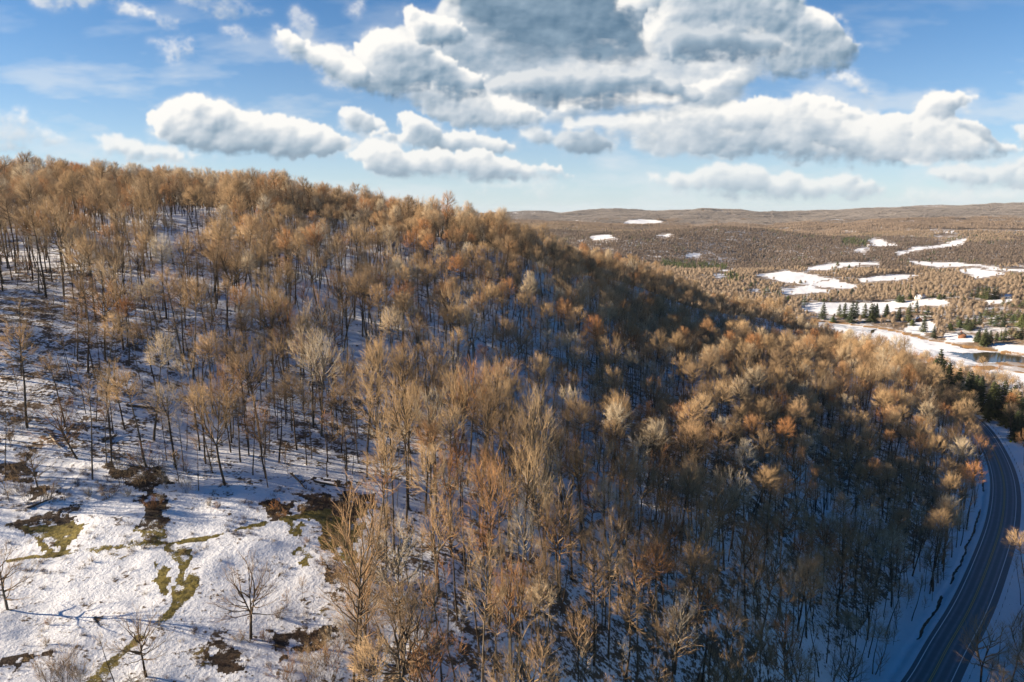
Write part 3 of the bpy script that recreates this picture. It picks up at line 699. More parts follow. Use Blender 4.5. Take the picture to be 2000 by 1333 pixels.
tag(level_sheet('river_ice', t_ice, LAKE_Z+CAM_Z+.10, ice_mat(), 1.3, 0), 'snow-dusted ice sheet on the river', 'ice', kind='structure')
print('river', round(time.time()-T0, 1))

# ------------------------------------------------------------------ growing trees
def unit(v):
    v = np.asarray(v, float); return v/(np.linalg.norm(v)+1e-9)
class Seg:
    def __init__(s): s.a = []
    def add(s, p, q, r0, r1): s.a.append((*p, *q, r0, r1))
    def arr(s): return np.array(s.a, float).reshape(-1, 8)
def frames(d):
    ref = np.where(np.abs(d[:, 2:3]) < .9, [[0, 0, 1.]], [[1., 0, 0]])
    u = np.cross(d, ref); u /= np.linalg.norm(u, axis=1)[:, None]+1e-9; return u, np.cross(d, u)
def tubes(A, sides, tip=False, seed=0):
    """vertices and faces of tapered tubes (tip: pyramids running to a point)"""
    P, Q = A[:, :3], A[:, 3:6]; d = Q-P; d = d/(np.linalg.norm(d, axis=1)[:, None]+1e-9); u, v = frames(d); n = len(A)
    ph = np.random.default_rng(seed).uniform(0, 6.28, n)[:, None]+np.arange(sides)*2*math.pi/sides
    ring = np.cos(ph)[:, :, None]*u[:, None]+np.sin(ph)[:, :, None]*v[:, None]
    lo = P[:, None]+ring*A[:, 6, None, None]
    k = np.arange(sides); k2 = (k+1) % sides
    if tip:
        V = np.concatenate([lo, Q[:, None]], 1).reshape(-1, 3); b = np.arange(n)[:, None, None]*(sides+1)
        T = (np.stack([k, k2, np.full(sides, sides)], -1)[None]+b).reshape(-1, 3); return V, None, T
    hi = Q[:, None]+ring*A[:, 7, None, None]
    V = np.concatenate([lo, hi], 1).reshape(-1, 3); b = np.arange(n)[:, None, None]*(2*sides)
    F = (np.stack([k, k2, k2+sides, k+sides], -1)[None]+b).reshape(-1, 4); return V, F, None
def join(parts):
    V = []; Fq = []; Ft = []; mq = []; mt = []; o = 0
    for (v, q, t), m in parts:
        V.append(v)
        if q is not None and len(q): Fq.append(q+o); mq.append(np.full(len(q), m))
        if t is not None and len(t): Ft.append(t+o); mt.append(np.full(len(t), m))
        o += len(v)
    return np.vstack(V), (np.vstack(Fq) if Fq else None), (np.vstack(Ft) if Ft else None), (np.concatenate(mq) if mq else None), (np.concatenate(mt) if mt else None)
def limb(S, p, d, L, r0, r1, n, up, wob, g):
    pts = [np.array(p, float)]; d = unit(d); rr = np.linspace(r0, r1, n+1); dirs = [d]
    for k in range(n):
        d = unit(d+np.array([0, 0, up])+g.normal(0, wob, 3)); q = pts[-1]+d*L/n
        S.add(pts[-1], q, rr[k], rr[k+1]); pts.append(q); dirs.append(d)
    return np.array(pts), np.array(dirs), rr
def along(pts, dirs, t):
    f = t*(len(pts)-1); i = min(int(f), len(pts)-2); a = f-i
    return pts[i]*(1-a)+pts[i+1]*a, dirs[min(i+1, len(dirs)-1)]
def around(d, ang, az, g):
    d = unit(d); ref = np.array([0, 0, 1.]) if abs(d[2]) < .9 else np.array([1., 0, 0])
    u = unit(np.cross(d, ref)); v = np.cross(d, u)
    return d*math.cos(ang)+(u*math.cos(az)+v*math.sin(az))*math.sin(ang)
def grow_tree(seed, H=20., f0=.5, Rc=4.0, n1=18, n2=7, n3=12, r0=.19, twr=.016, fork=0, open_=0., lean=.04, twl=1.0):
    """one bare broad-leaved tree: trunk, limbs, branches, twigs"""
    g = np.random.default_rng(seed); T, B, C, W = Seg(), Seg(), Seg(), Seg()
    zc = H*f0; top = H-zc; stems = []
    hf = H*(f0+(1-f0)*.62) if not fork else H*(f0*g.uniform(.62, .9))
    p, d, rr = limb(T, (0, 0, -.6), (g.normal(0, lean), g.normal(0, lean), 1), hf+.6, r0, .05 if not fork else r0*.72, 8, .04, .035, g)
    ax = p[-1]*[1, 1, 0]
    if fork:
        a0 = g.uniform(0, 6.28)
        for k in range(fork):
            az = a0+k*6.283/fork+g.normal(0, .3); tl = g.uniform(.18, .38)
            stems.append(limb(T, p[-1], (math.cos(az)*tl, math.sin(az)*tl, 1), H*(f0+(1-f0)*.55)-hf, r0*.55, .04, 6, .06, .05, g))
    else: stems.append((p, d, rr))
    c0 = np.array([ax[0], ax[1], zc]); sq = g.uniform(.85, 1.12, 3)
    az = g.uniform(0, 6.28)
    for k in range(n1):
        az += 2.4+g.normal(0, .25); el = math.asin(min(.985, ((k+.5)/n1)**.80*1.0))+g.normal(0, .06)-.10
        u = np.array([math.cos(az)*math.cos(el), math.sin(az)*math.cos(el), math.sin(el)])
        tgt = c0+u*np.array([Rc*sq[0], Rc*sq[1], top])*g.uniform(.84, 1.04)
        sp, sd, sr = stems[min(len(stems)-1, int(g.integers(len(stems))))] if not fork else max(stems, key=lambda st: float(np.dot(st[0][-1][:2]-ax[:2], u[:2]))+g.normal(0, .5))
        lowt = (zc-.16*top*(1.2-math.sin(el)))/max(sp[-1][2], .1) if not fork else .05
        t = np.clip(lowt+(1-lowt)*max(0, math.sin(el))**1.1*g.uniform(.6, 1.0), .02, .99)
        base, dd = along(sp, sd, t); L = np.linalg.norm(tgt-base)
        if L < .8: continue
        mid = base+(tgt-base)*.5+np.array([0, 0, -1])*L*.10*(1-max(0, math.sin(el)))+np.r_[u[:2], 0]*L*.08+g.normal(0, .05*L, 3)
        ts = np.linspace(0, 1, 6)[:, None]; bp = (1-ts)**2*base+2*ts*(1-ts)*mid+ts**2*tgt; bp[1:-1] += g.normal(0, .02*L, (4, 3))
        bd = np.vstack([bp[1]-bp[0], np.diff(bp, axis=0)]); bd /= np.linalg.norm(bd, axis=1)[:, None]
        rb = (.036+.012*L)*(1+.3*open_); br = np.linspace(rb, .012, 6)
        for j in range(5): B.add(bp[j], bp[j+1], br[j], br[j+1])
        for s in range(n2):
            tt = .30+.70*((s+g.uniform(0, 1))/n2)**.8; q, qd = along(bp, bd, min(tt, .999))
            out = unit(q-c0+np.array([0, 0, .15*top])); ds = unit(around(qd, g.uniform(.4, 1.0), g.uniform(0, 6.28), g)*.8+out*.45)
            Ls = L*.34*(1.25-.6*tt)*g.uniform(.7, 1.3)+.6
            cp_, cd_, _ = limb(C, q, ds, Ls, .021, .012, 2, .05, .08, g)
            for w in range(n3):
                t3 = .15+.85*(w+g.uniform(0, 1))/n3; q3, d3 = along(cp_, cd_, min(t3, .999))
                dw = unit(around(d3, g.uniform(.25, .9), g.uniform(0, 6.28), g)+out*.4)
                W.add(q3, q3+dw*twl*g.uniform(.6, 1.5), twr, 0)
    # the leader's own twigs
    return T.arr(), B.arr(), C.arr(), W.arr()
def tree_meshes(name, arrs, far=False, seed=0, tw=None):
    T, B, C, W = arrs; tw = tw or M_TWIG
    trunk = [(tubes(T, 6, seed=seed), 0)]
    crown = [(tubes(B, 4, seed=seed+1), 2), (tubes(C, 3, seed=seed+2), 1), (tubes(W, 3, True, seed=seed+3), 1)]
    V, q, t, mq, mt = join(trunk); m1 = mesh_np(name+'_trunk', V, q, t, [M_BARK], mq, mt)
    V, q, t, mq, mt = join(crown); m2 = mesh_np(name+'_crown', V, q, t, [M_BARK, tw, M_LIMB], mq, mt)
    V, q, t, mq, mt = join(trunk+crown); m3 = mesh_np(name+'_whole', V, q, t, [M_BARK, tw, M_LIMB], mq, mt)
    return m1, m2, m3
# forms: forest-grown, slender, forked, broad open-grown
FORMS = []
for k in range(9): FORMS.append(('wood', tree_meshes('wood%d' % k, grow_tree(100+k, H=19+k % 3*1.2, f0=.70+.035*(k % 3), Rc=2.55+.33*(k % 4), n1=21+k % 3*2, n2=9, n3=6, r0=.25, fork=(0, 0, 0, 2)[k % 4], twr=.0145), seed=k)))
for k in range(3): FORMS.append(('forked', tree_meshes('fork%d' % k, grow_tree(200+k, H=20, f0=.52, Rc=4.4, n1=24, n2=8, n3=7, r0=.24, fork=2+k % 2, open_=1.0, twr=.013), seed=20+k)))
for k in range(4): FORMS.append(('tall', tree_meshes('tall%d' % k, grow_tree(250+k, H=23, f0=.62+.05*(k % 2), Rc=2.7, n1=19, n2=7, n3=6, r0=.19, fork=(0, 2)[k % 2], open_=.4, twr=.0115), seed=25+k)))
for k in range(4): FORMS.append(('slender', tree_meshes('slim%d' % k, grow_tree(300+k, H=17, f0=.76, Rc=1.4, n1=9, n2=4, n3=4, r0=.15, lean=.06, twr=.012), seed=30+k)))
for k in range(3): FORMS.append(('open', tree_meshes('open%d' % k, grow_tree(400+k, H=13, f0=.34, Rc=4.8, n1=22, n2=7, n3=6, r0=.24, twr=.012, fork=(0, 3, 2)[k], open_=.6, twl=.9), seed=40+k)))
for k in range(3): FORMS.append(('sapling', tree_meshes('sap%d' % k, grow_tree(500+k, H=8, f0=.35, Rc=1.6, n1=12, n2=4, n3=6, r0=.06, lean=.1, twr=.011, twl=.6), seed=50+k)))
KIND = {}
for i, (k, _) in enumerate(FORMS): KIND.setdefault(k, []).append(i)

def far_tree(seed, n=170, H=17., Rc=4.2, w=.095, mat=None):
    g = np.random.default_rng(seed); T, W = Seg(), Seg()
    T.add((0, 0, -1), (0, 0, H*.8), .22, .08)
    for k in range(n):
        az = g.uniform(0, 6.28); el = R(g.uniform(10, 85)); t = g.uniform(.42, .8)
        d = np.array([math.cos(az)*math.cos(el), math.sin(az)*math.cos(el), math.sin(el)*1.05])
        p = np.array([0, 0, H*t])+d*np.array([Rc, Rc, H*.1])*g.uniform(0, .45)
        q = np.array([0, 0, H*(.55+.05*g.normal())])+d*np.array([Rc, Rc, H*.43])*g.uniform(.75, 1.1)+g.normal(0, .3, 3)
        W.add(p, q, w*g.uniform(.6, 1.2), 0)
    V, q, t, mq, mt = join([(tubes(T.arr(), 4), 0), (tubes(W.arr(), 3, True), 1)])
    return mesh_np('far_tree%d' % seed, V, q, t, [M_BARK, mat or M_FAR], mq, mt)
FAR = [far_tree(600+k, H=9.5+.7*k, Rc=3.0+.35*k) for k in range(5)]+[far_tree(620+k, H=10+.7*k, Rc=3.0+.35*k, mat=M_FARSHADE) for k in range(5)]
def far_patch(seed, n=120, S=60., mat=None):
    g = np.random.default_rng(seed); parts = []
    for k in range(n):
        x, y = g.uniform(-S/2, S/2, 2); H = g.uniform(9, 13); W = Seg(); Rc = g.uniform(2.8, 4.6)
        for j in range(9):
            az = g.uniform(0, 6.28); el = R(g.uniform(15, 80)); d = np.array([math.cos(az)*math.cos(el)*Rc, math.sin(az)*math.cos(el)*Rc, H*.45*math.sin(el)])
            c = np.array([x, y, H*.5]); W.add(c-d*.2, c+d*g.uniform(.8, 1.1), .62, 0)
        W.add((x, y, -2), (x, y, H*.7), .5, 0)
        parts.append((tubes(W.arr(), 3, True, k), 0))
    V, q, t, mq, mt = join(parts); return mesh_np('far_patch%d' % seed, V, q, t, [mat or M_FAR], mq, mt)
PATCH = [far_patch(700+k, mat=(M_FARTAN, M_FARTAN, M_FARHAZE, M_FARHAZE)[k]) for k in range(4)]  # the farther pair carries haze in its twig colour

def grow_conifer(seed, H=18., Rb=3.6, whorls=24, per=7, bare=.08, droop=.25, ragged=.25):
    g = np.random.default_rng(seed); T, B, W = Seg(), Seg(), Seg()
    limb(T, (0, 0, -.6), (0, 0, 1), H+.5, .24, .03, 6, .02, .01, g)
    for k in range(whorls):
        t = bare+(1-bare)*(k+g.uniform(0, .6))/whorls; z = H*t
        L0 = Rb*(1-t)**.8*(1+.15*math.sin(k*1.7))+.25; az0 = g.uniform(0, 6.28)
        for j in range(per):
            az = az0+j*6.283/per+g.normal(0, .25); L = L0*g.uniform(1-ragged*1.6, 1+ragged)
            el = R(-14+52*t)+g.normal(0, .1)
            d = (math.cos(az)*math.cos(el), math.sin(az)*math.cos(el), math.sin(el))
            p, dd, _ = limb(B, (0, 0, z), d, L, .035, .012, 3, -droop*.12, .05, g)
            m = max(4, int(8*L/2)+3)
            for s in range(m):
                tt = .15+.85*(s+g.uniform(0, 1))/m; q, qd = along(p, dd, min(tt, .999))
                for sg in (-1, 1):
                    side = unit(np.cross(qd, [0, 0, 1]))*sg
                    e = unit(qd*.75+side*.8+np.array([0, 0, g.normal(-.12, .18)]))
                    W.add(q, q+e*(.35+.42*L*(1.05-tt*.8))*g.uniform(.6, 1.1), .15, 0)
            W.add(p[-1]-dd[-1]*.3, p[-1]+dd[-1]*.5, .09, 0)
    W.add((0, 0, H-1), (0, 0, H+.8), .1, 0)
    return T.arr(), B.arr(), W.arr()
def conifer_meshes(name, arrs, seed=0, needles=None):
    T, B, W = arrs
    V, q, t, mq, mt = join([(tubes(T, 6), 0)]); m1 = mesh_np(name+'_trunk', V, q, t, [M_BARK], mq, mt)
    V, q, t, mq, mt = join([(tubes(B, 3), 0), (tubes(W, 3, True, seed), 1)]); m2 = mesh_np(name+'_crown', V, q, t, [M_BARK, needles or M_NEEDLE], mq, mt)
    return m1, m2
CONIF = [conifer_meshes('spruce%d' % k, grow_conifer(800+k, Rb=3.3+.3*k, whorls=24), k, M_SPRUCE_SHADE) for k in range(4)] + \
        [conifer_meshes('pine%d' % k, grow_conifer(850+k, Rb=4.6, whorls=13, per=6, bare=.22, droop=-.2, ragged=.5), 9+k) for k in range(3)] + \
        [conifer_meshes('round%d' % k, grow_conifer(880+k, H=14, Rb=5.4, whorls=17, per=9, bare=.10, droop=-.3, ragged=.3), 19+k) for k in range(2)]
def far_conifer(seed):
    g = np.random.default_rng(seed); W = Seg(); H = 13.
    for k in range(90):
        t = g.uniform(.08, 1)**.8; az = g.uniform(0, 6.28); r = 3.0*(1-t)+.3
        W.add((0, 0, H*t), (math.cos(az)*r*g.uniform(.7, 1.2), math.sin(az)*r*g.uniform(.7, 1.2), H*t-.4+g.normal(0, .3)), .75*(1.1-t), 0)
    V, q, t = tubes(W.arr(), 3, True, seed); return mesh_np('far_conifer%d' % seed, V, q, t, [M_NEEDLE])
FCON = [far_conifer(720), far_conifer(721)]
def grow_shrub(seed, H=3., n=16, spread=.5, twr=.012, n2=7, n3=5):
    g = np.random.default_rng(seed); B, C, W = Seg(), Seg(), Seg()
    for k in range(n):
        az = g.uniform(0, 6.28); tl = g.uniform(.1, spread+.3); L = H*g.uniform(.6, 1.05)
        p, d, _ = limb(B, (g.normal(0, .25*H/3), g.normal(0, .25*H/3), -.2), (math.cos(az)*tl, math.sin(az)*tl, 1), L, .022, .009, 4, .03, .09, g)
        for s in range(n2):
            q, qd = along(p, d, g.uniform(.3, .98)); cp_, cd_, _ = limb(C, q, around(qd, g.uniform(.3, .7), g.uniform(0, 6.28), g), H*.28*g.uniform(.6, 1.2), .011, .007, 2, .05, .1, g)
            for w in range(n3):
                q3, d3 = along(cp_, cd_, g.uniform(.2, .99)); W.add(q3, q3+around(d3, g.uniform(.2, .8), g.uniform(0, 6.28), g)*H*.16*g.uniform(.6, 1.3), twr, 0)
    return B.arr(), C.arr(), W.arr()
M_TWIG_DK = twig_material('shrub_twigs', .75)
def shrub_meshes(name, arrs, seed=0):
    B, C, W = arrs
    V, q, t, mq, mt = join([(tubes(B, 4), 0)]); m1 = mesh_np(name+'_stems', V, q, t, [M_BARK], mq, mt)
    V, q, t, mq, mt = join([(tubes(C, 3), 0), (tubes(W, 3, True, seed), 0)]); m2 = mesh_np(name+'_twigs', V, q, t, [M_TWIG_DK], mq, mt)
    return m1, m2
SHRUB = [shrub_meshes('shrub%d' % k, grow_shrub(900+k, H=(2.2, 3.0, 4.5, 6.5)[k], n=(14, 14, 12, 11)[k], spread=(.9, .6, .4, .25)[k]), k) for k in range(4)]
print('forms', round(time.time()-T0, 1))

# ------------------------------------------------------------------ where the trees stand
def scatter(x0, x1, y0, y1, step, seed, jit=.46):
    g = np.random.default_rng(seed); xs = np.arange(x0, x1, step); ys = np.arange(y0, y1, step)
    X, Y = np.meshgrid(xs, ys, indexing='ij'); X[:, ::2] += step/2
    j = g.uniform(-jit, jit, X.shape+(2,))*step
    return (X+j[..., 0]).ravel(), (Y+j[..., 1]).ravel(), g
X, Y, g_ = scatter(-560, 420, 20, 640, 5.0, 41)
rr_ = np.hypot(X, Y); th_ = np.arctan2(X, Y)
keep = (rr_ > 58)&(rr_ < 620)&(th_ > -1.5)&(th_ < .80)
keep &= ~((th_ < -.80)&(rr_ > 330))
X, Y, rr_, th_ = X[keep], Y[keep], rr_[keep], th_[keep]
rd = seg_dist(X, Y, ROAD); u = g_.uniform(0, 1, len(X))
dens = np.full(len(X), .78)+.25*fbm(X/30, Y/30, 2)
dens[(rr_ > 300)] += .1; dens[(X < -5)&(rr_ < 260)] -= .02
dens[(rd < -11)&(rd > -75)] += .35
clr = inpoly_xy(X, Y, CLEARING); spr = inpoly_xy(X, Y, SPARSE)
dens[spr] = .72+.3*fbm(X[spr]/14, Y[spr]/14, 2); dens[clr] = 0
left = (th_ < -.80)&(rr_ < 200); dens[left] = .06
near_l = (X < -20)&(Y < 66); dens[near_l] = 0
dens[(rd > -8.4)&(rd < 9)] = 0
dens[(rd >= 9)&(rd < 14)] *= .35
lakeb = inpoly_xy(X, Y, LAKE); dens[lakeb] = 0
pond = inpoly_xy(X, Y, POND); dens[pond] = 0
trk = seg_dist(X, Y, hitpoly([(-40,690),(60,672),(150,650),(230,640),(300,628)])); dens[np.abs(trk) < 3.5] = 0
bx_, by_, _ = project(np.c_[X, Y, height(X, Y, False)]); dens[(bx_ < 665)&(by_ > 1120)] = 0
keep = u < dens
# openings in the wood: the shelf with its dark hollow at the left, and a snowy gap under the crest
zz_ = height(X, Y, False); gap_ = np.zeros(len(X), bool)
for h_ in (1., 7., 13., 18.):
    a_, b_, _ = project(np.c_[X, Y, zz_+h_])
    for q_ in ([(-60,560),(30,566),(120,584),(160,602),(120,622),(-60,622)], [(-60,672),(60,655),(150,640),(165,660),(60,690),(-60,705)], [(292,436),(340,424),(425,428),(470,436),(400,452),(330,466),(300,455)], [(350,905),(440,960),(560,945),(740,955),(740,1000),(300,1000)]):
        gap_ |= inpoly_xy(a_, b_, q_)
keep &= ~(gap_&(g_.uniform(0, 1, len(X)) < .9))
WX, WY, WRD = X[keep], Y[keep], rd[keep]; n = len(WX)
WZ = height(WX, WY)
ww = g_.uniform(0, 1, n)
form = np.array([KIND['wood'][k] for k in g_.integers(0, len(KIND['wood']), n)])
form = np.where(ww < .11, np.array(KIND['forked'])[g_.integers(0, len(KIND['forked']), n)], form)
form = np.where(ww > .62, np.array(KIND['slender'])[g_.integers(0, len(KIND['slender']), n)], form)
form = np.where((ww > .93), np.array(KIND['sapling'])[g_.integers(0, len(KIND['sapling']), n)], form)
edge_ = (WY < 140)&(WX > -40)&(WX < 75)&(ww > .2)&(ww < .68)
form = np.where(edge_, np.array(KIND['tall'])[g_.integers(0, len(KIND['tall']), n)], form)
WSC = (.70+.5*g_.uniform(0, 1, n)**1.3)*(.93+.15*vnoise(WX/40, WY/40))
WSC[(WRD > 0)] *= .82
WSC[inpoly_xy(WX, WY, SPARSE)] *= .88
WROT = g_.uniform(0, 6.283, n); WTLT = g_.normal(0, .045, (n, 2))
# trees that stand alone in the picture: base, top, form, lean
LONE = [((15,1190),(12,1052),'open',0,''), ((490,1245),(497,1085),'open',1,''), ((287,1325),(287,1185),'open',2,''), ((228,1345),(214,1230),'slender',0,''),
 ((75,958),(68,868),'open',0,''), ((152,902),(112,770),'open',2,''), ((245,845),(235,700),'forked',1,''), ((440,950),(418,735),'forked',2,''), ((172,850),(160,770),'slender',1,''),
 ((350,945),(350,870),'sapling',0,''), ((580,880),(572,735),'wood',1,''), ((677,922),(668,768),'wood',2,''), ((640,937),(648,800),'slender',2,''), ((520,935),(515,790),'wood',3,''), ((20,985),(14,925),'sapling',1,''),
 ((700,905),(700,760),'slender',0,''), ((545,905),(548,760),'wood',5,''), ((470,905),(466,760),'wood',0,''), ((390,880),(384,735),'wood',6,''), ((560,1190),(566,1150),'sapling',2,''), ((590,1165),(596,1120),'sapling',0,'')]
LB = hit([l[0][0] for l in LONE], [l[0][1] for l in LONE]); LZ = height(LB[:, 0], LB[:, 1])
far_enough = np.ones(len(WX), bool)
for b in LB: far_enough &= np.hypot(WX-b[0], WY-b[1]) > 3.2
WX, WY, WZ, WRD, form, WSC, WROT, WTLT = [a[far_enough] for a in (WX, WY, WZ, WRD, form, WSC, WROT, WTLT)]
# thin poles and saplings between the big stems
X, Y, g3 = scatter(-140, 330, 50, 330, 4.4, 43, .6); q3 = np.hypot(X, Y); t3 = np.arctan2(X, Y)
k3 = (q3 > 60)&(q3 < 330)&(t3 > -.9)&(t3 < .8)&(g3.uniform(0, 1, len(X)) < .30+.45*(X > 25)+.5*(np.abs(seg_dist(X, Y, ROAD)+14.5) < 7)+.2*vnoise(X/18, Y/18))
X, Y = X[k3], Y[k3]; d3 = seg_dist(X, Y, ROAD)
k3 = ~inpoly_xy(X, Y, CLEARING)&~(inpoly_xy(X, Y, SPARSE)&(g3.uniform(0, 1, len(X)) < .5))&((d3 < -8.2)|(d3 > 9.5))&~((X < -20)&(Y < 66))&~inpoly_xy(X, Y, POND)
X, Y = X[k3], Y[k3]
bx_, by_, _ = project(np.c_[X, Y, height(X, Y, False)]); k4 = ~((bx_ < 690)&(by_ > 1060)); X, Y = X[k4], Y[k4]; d3 = d3[k3][k4]; m3 = len(X)
f3 = np.where(g3.uniform(0, 1, m3) < .62, np.array(KIND['slender'])[g3.integers(0, len(KIND['slender']), m3)], np.array(KIND['sapling'])[g3.integers(0, len(KIND['sapling']), m3)])
WX = np.r_[WX, X]; WY = np.r_[WY, Y]; WZ = np.r_[WZ, height(X, Y)]; WRD = np.r_[WRD, d3]; form = np.r_[form, f3]
WSC = np.r_[WSC, g3.uniform(.5, .95, m3)]; WROT = np.r_[WROT, g3.uniform(0, 6.28, m3)]; WTLT = np.vstack([WTLT, g3.normal(0, .07, (m3, 2))])
RB = np.array([(101,131),(110,134.5),(119,139),(108,126),(117,129),(126,133),(128,146),(136,144),(137,155),(146,158)], float)
FH = {'wood': 20.5, 'forked': 20.5, 'tall': 23.5, 'slender': 17.5, 'open': 13.5, 'sapling': 8.0}
def size_for(bx, by, bz, top_py):
    """height of a thing that stands here and reaches up to that line of sight"""
    lo, hi = .3, 60.
    for _ in range(40):
        m = (lo+hi)/2; py = project([bx, by, bz+m])[1]
        if py > top_py: lo = m
        else: hi = m
    return lo
# which single trees show largest
px0, py0, f0_ = project(np.c_[WX, WY, WZ]); px1, py1, f1_ = project(np.c_[WX, WY, WZ+18*WSC])
hgt = np.array([FH[FORMS[k][0]] for k in form])*WSC
vis = (f1_ > 20)&(px1 > -40)&(px1 < 2040)&(np.minimum(py1, py0) < 1333)&(py0 > 0)
show = np.where(vis, hgt/np.maximum(f1_, 1)*np.clip((1333-py1)/np.maximum(py0-py1, 1), 0, 1), 0)
N_SINGLE = 300-len(LONE)-len(RB)-2
order = np.argsort(-show); single = np.zeros(len(WX), bool); single[order[:N_SINGLE]] = True; single &= show > 0
print('woods', len(WX), 'single', single.sum(), round(time.time()-T0, 1))

# ------------------------------------------------------------------ one mass made of many copies
def stuff(name, label, cat, meshes, P, rot, scale, idx):
    coll = bpy.data.collections.new(name+'_forms')
    for k, me in enumerate(meshes):
        o = bpy.data.objects.new('form_%02d_%s' % (k, name), me); coll.objects.link(o)
    me = bpy.data.meshes.new(name); n = len(P); me.vertices.add(n); me.vertices.foreach_set('co', np.asarray(P, np.float32).ravel())
    for nm, tp, data in (('variant', 'INT', np.asarray(idx, np.int32)), ('turn', 'FLOAT_VECTOR', np.asarray(rot, np.float32)), ('size', 'FLOAT_VECTOR', np.asarray(scale, np.float32))):
        a = me.attributes.new(nm, tp, 'POINT'); a.data.foreach_set('value' if tp == 'INT' else 'vector', data.ravel())
    o = link(name, me); tag(o, label, cat, kind='stuff')
    ng = bpy.data.node_groups.new(name, 'GeometryNodeTree')
    ng.interface.new_socket(name='Geometry', in_out='INPUT', socket_type='NodeSocketGeometry')
    ng.interface.new_socket(name='Geometry', in_out='OUTPUT', socket_type='NodeSocketGeometry')
    N = ng.nodes.new; L = ng.links.new
    gi, go = N('NodeGroupInput'), N('NodeGroupOutput'); ip = N('GeometryNodeInstanceOnPoints'); ci = N('GeometryNodeCollectionInfo')
    ci.inputs['Collection'].default_value = coll; ci.inputs['Separate Children'].default_value = True; ci.inputs['Reset Children'].default_value = True
    def attr(nm, tp):
        a = N('GeometryNodeInputNamedAttribute'); a.data_type = tp; a.inputs['Name'].default_value = nm; return a.outputs['Attribute']
    er = N('FunctionNodeEulerToRotation')
    L(attr('turn', 'FLOAT_VECTOR'), er.inputs[0]); L(er.outputs[0], ip.inputs['Rotation']); L(attr('size', 'FLOAT_VECTOR'), ip.inputs['Scale'])
    L(attr('variant', 'INT'), ip.inputs['Instance Index']); ip.inputs['Pick Instance'].default_value = True
    L(gi.outputs[0], ip.inputs['Points']); L(ci.outputs[0], ip.inputs['Instance']); L(ip.outputs[0], go.inputs[0])
    md = o.modifiers.new('copies', 'NODES'); md.node_group = ng
    return o
s3 = lambda s: np.repeat(np.asarray(s)[:, None], 3, 1)
r_ = ~single
stuff('woodland', 'bare brown woodland covering the snowy hillside up to its crest', 'woods', [f[1][2] for f in FORMS],
      np.c_[WX, WY, WZ][r_], np.c_[WTLT, WROT][r_], s3(WSC[r_]), form[r_])

# ------------------------------------------------------------------ single trees
def tree_thing(name, label, cat, group, loc, rz, s, m_trunk, m_crown, tilt=(0, 0), pt='trunk', pc='crown'):
    e = bpy.data.objects.new(name, None); sc.collection.objects.link(e); e.empty_display_size = .5
    e.location = loc; e.rotation_euler = (tilt[0], tilt[1], rz); e.scale = (s, s, s) if np.isscalar(s) else s
    tag(e, label, cat, group)
    a = link(pt, m_trunk, e); b = link(pc, m_crown, e)
    return e
def c4(x0, y0, k, L): return [(x0+x/k, y0+b/k, y0+t/k, f) for x, t, b, f in L]
EV = c4(1700, 520, 6.667, [(30,480,725,0),(75,490,660,1),(210,490,640,2),(365,530,705,3),(495,475,725,0),(595,440,610,1),(735,510,705,4),(690,640,860,0),(545,690,775,7),(820,770,940,2),(1035,740,845,8),(1130,640,765,5),(1250,650,835,3),(1340,630,805,0),(1500,530,705,4),(1580,530,705,5),(1690,560,725,6),(1780,570,705,4),(1900,550,745,5),(1960,620,805,7),(1480,800,1045,2),(1400,810,1000,1),(1550,830,1015,3),
 (1320,300,405,0),(1390,260,410,1),(1440,250,420,0),(1490,250,430,2),(1530,260,440,1),(1600,260,435,0),(1640,270,430,2),(690,340,405,3),(900,360,440,8),(960,370,432,7),(1050,350,412,8),(1100,330,410,6),(1150,330,405,5),(800,345,410,7),(370,365,472,8),(415,385,472,7),(520,360,432,8),(1720,440,525,4),(1790,430,525,5),(1850,460,545,6),(1950,450,560,4),(1985,430,540,5),(1945,400,440,7),(1980,130,220,3),(1920,140,172,7),(1800,210,250,8),(930,160,205,8),(1215,370,440,8),(1640,850,960,2),(1620,690,800,5),(1840,640,760,6),(1990,700,860,4),(1240,430,470,7),(1560,640,790,4),(1640,610,760,5),(1730,640,800,3),(1820,560,700,6),(1870,590,720,4),(1940,580,720,5),(1995,590,740,6),(1420,600,760,1),(1290,690,850,2),(1740,800,960,0),(1800,780,940,4),(1880,800,960,5),(1960,780,950,3),(1160,690,800,8),(1460,870,1050,2),(1510,850,1030,1),(1380,850,990,3)]) + \
 c4(1400, 380, 3.333, [(690,700,812,2),(755,790,842,8),(795,710,792,0),(830,700,802,1),(875,695,832,2),(905,690,792,0),(960,705,802,1),(1000,705,832,3),(1035,705,802,0),(1100,710,802,2),(570,655,732,4),(465,655,692,8),(790,625,652,8),(880,610,647,7),(785,435,462,8),(765,465,506,6),(860,455,481,8),(545,555,577,8),(330,590,652,5),(250,560,602,6),(225,570,602,8),(118,505,532,0),(375,630,662,7),(175,530,552,7),(850,300,320,7),(900,298,322,8),(950,296,322,7),(820,300,318,8)])
ROW = [(1810,679,400,0),(1799,700,392,2),(1829,697,402,1),(1826,706,388,3),(1855,709,392,0),(1845,716,382,2),(1868,722,378,1),(1878,729,372,3),(1894,724,376,0),(1885,735,362,2),(1920,731,366,1),(1910,742,356,3),(1941,745,360,0),(1950,748,352,2),(1965,740,356,1),(1975,756,346,0),(1984,749,350,3),(1994,762,344,2),(2006,766,338,1),(1858,742,362,2),(1900,765,346,0),(1935,778,340,1),(1838,728,374,1),(1815,700,384,3),(2022,760,340,0),(1960,795,322,3),(1990,800,318,1)]
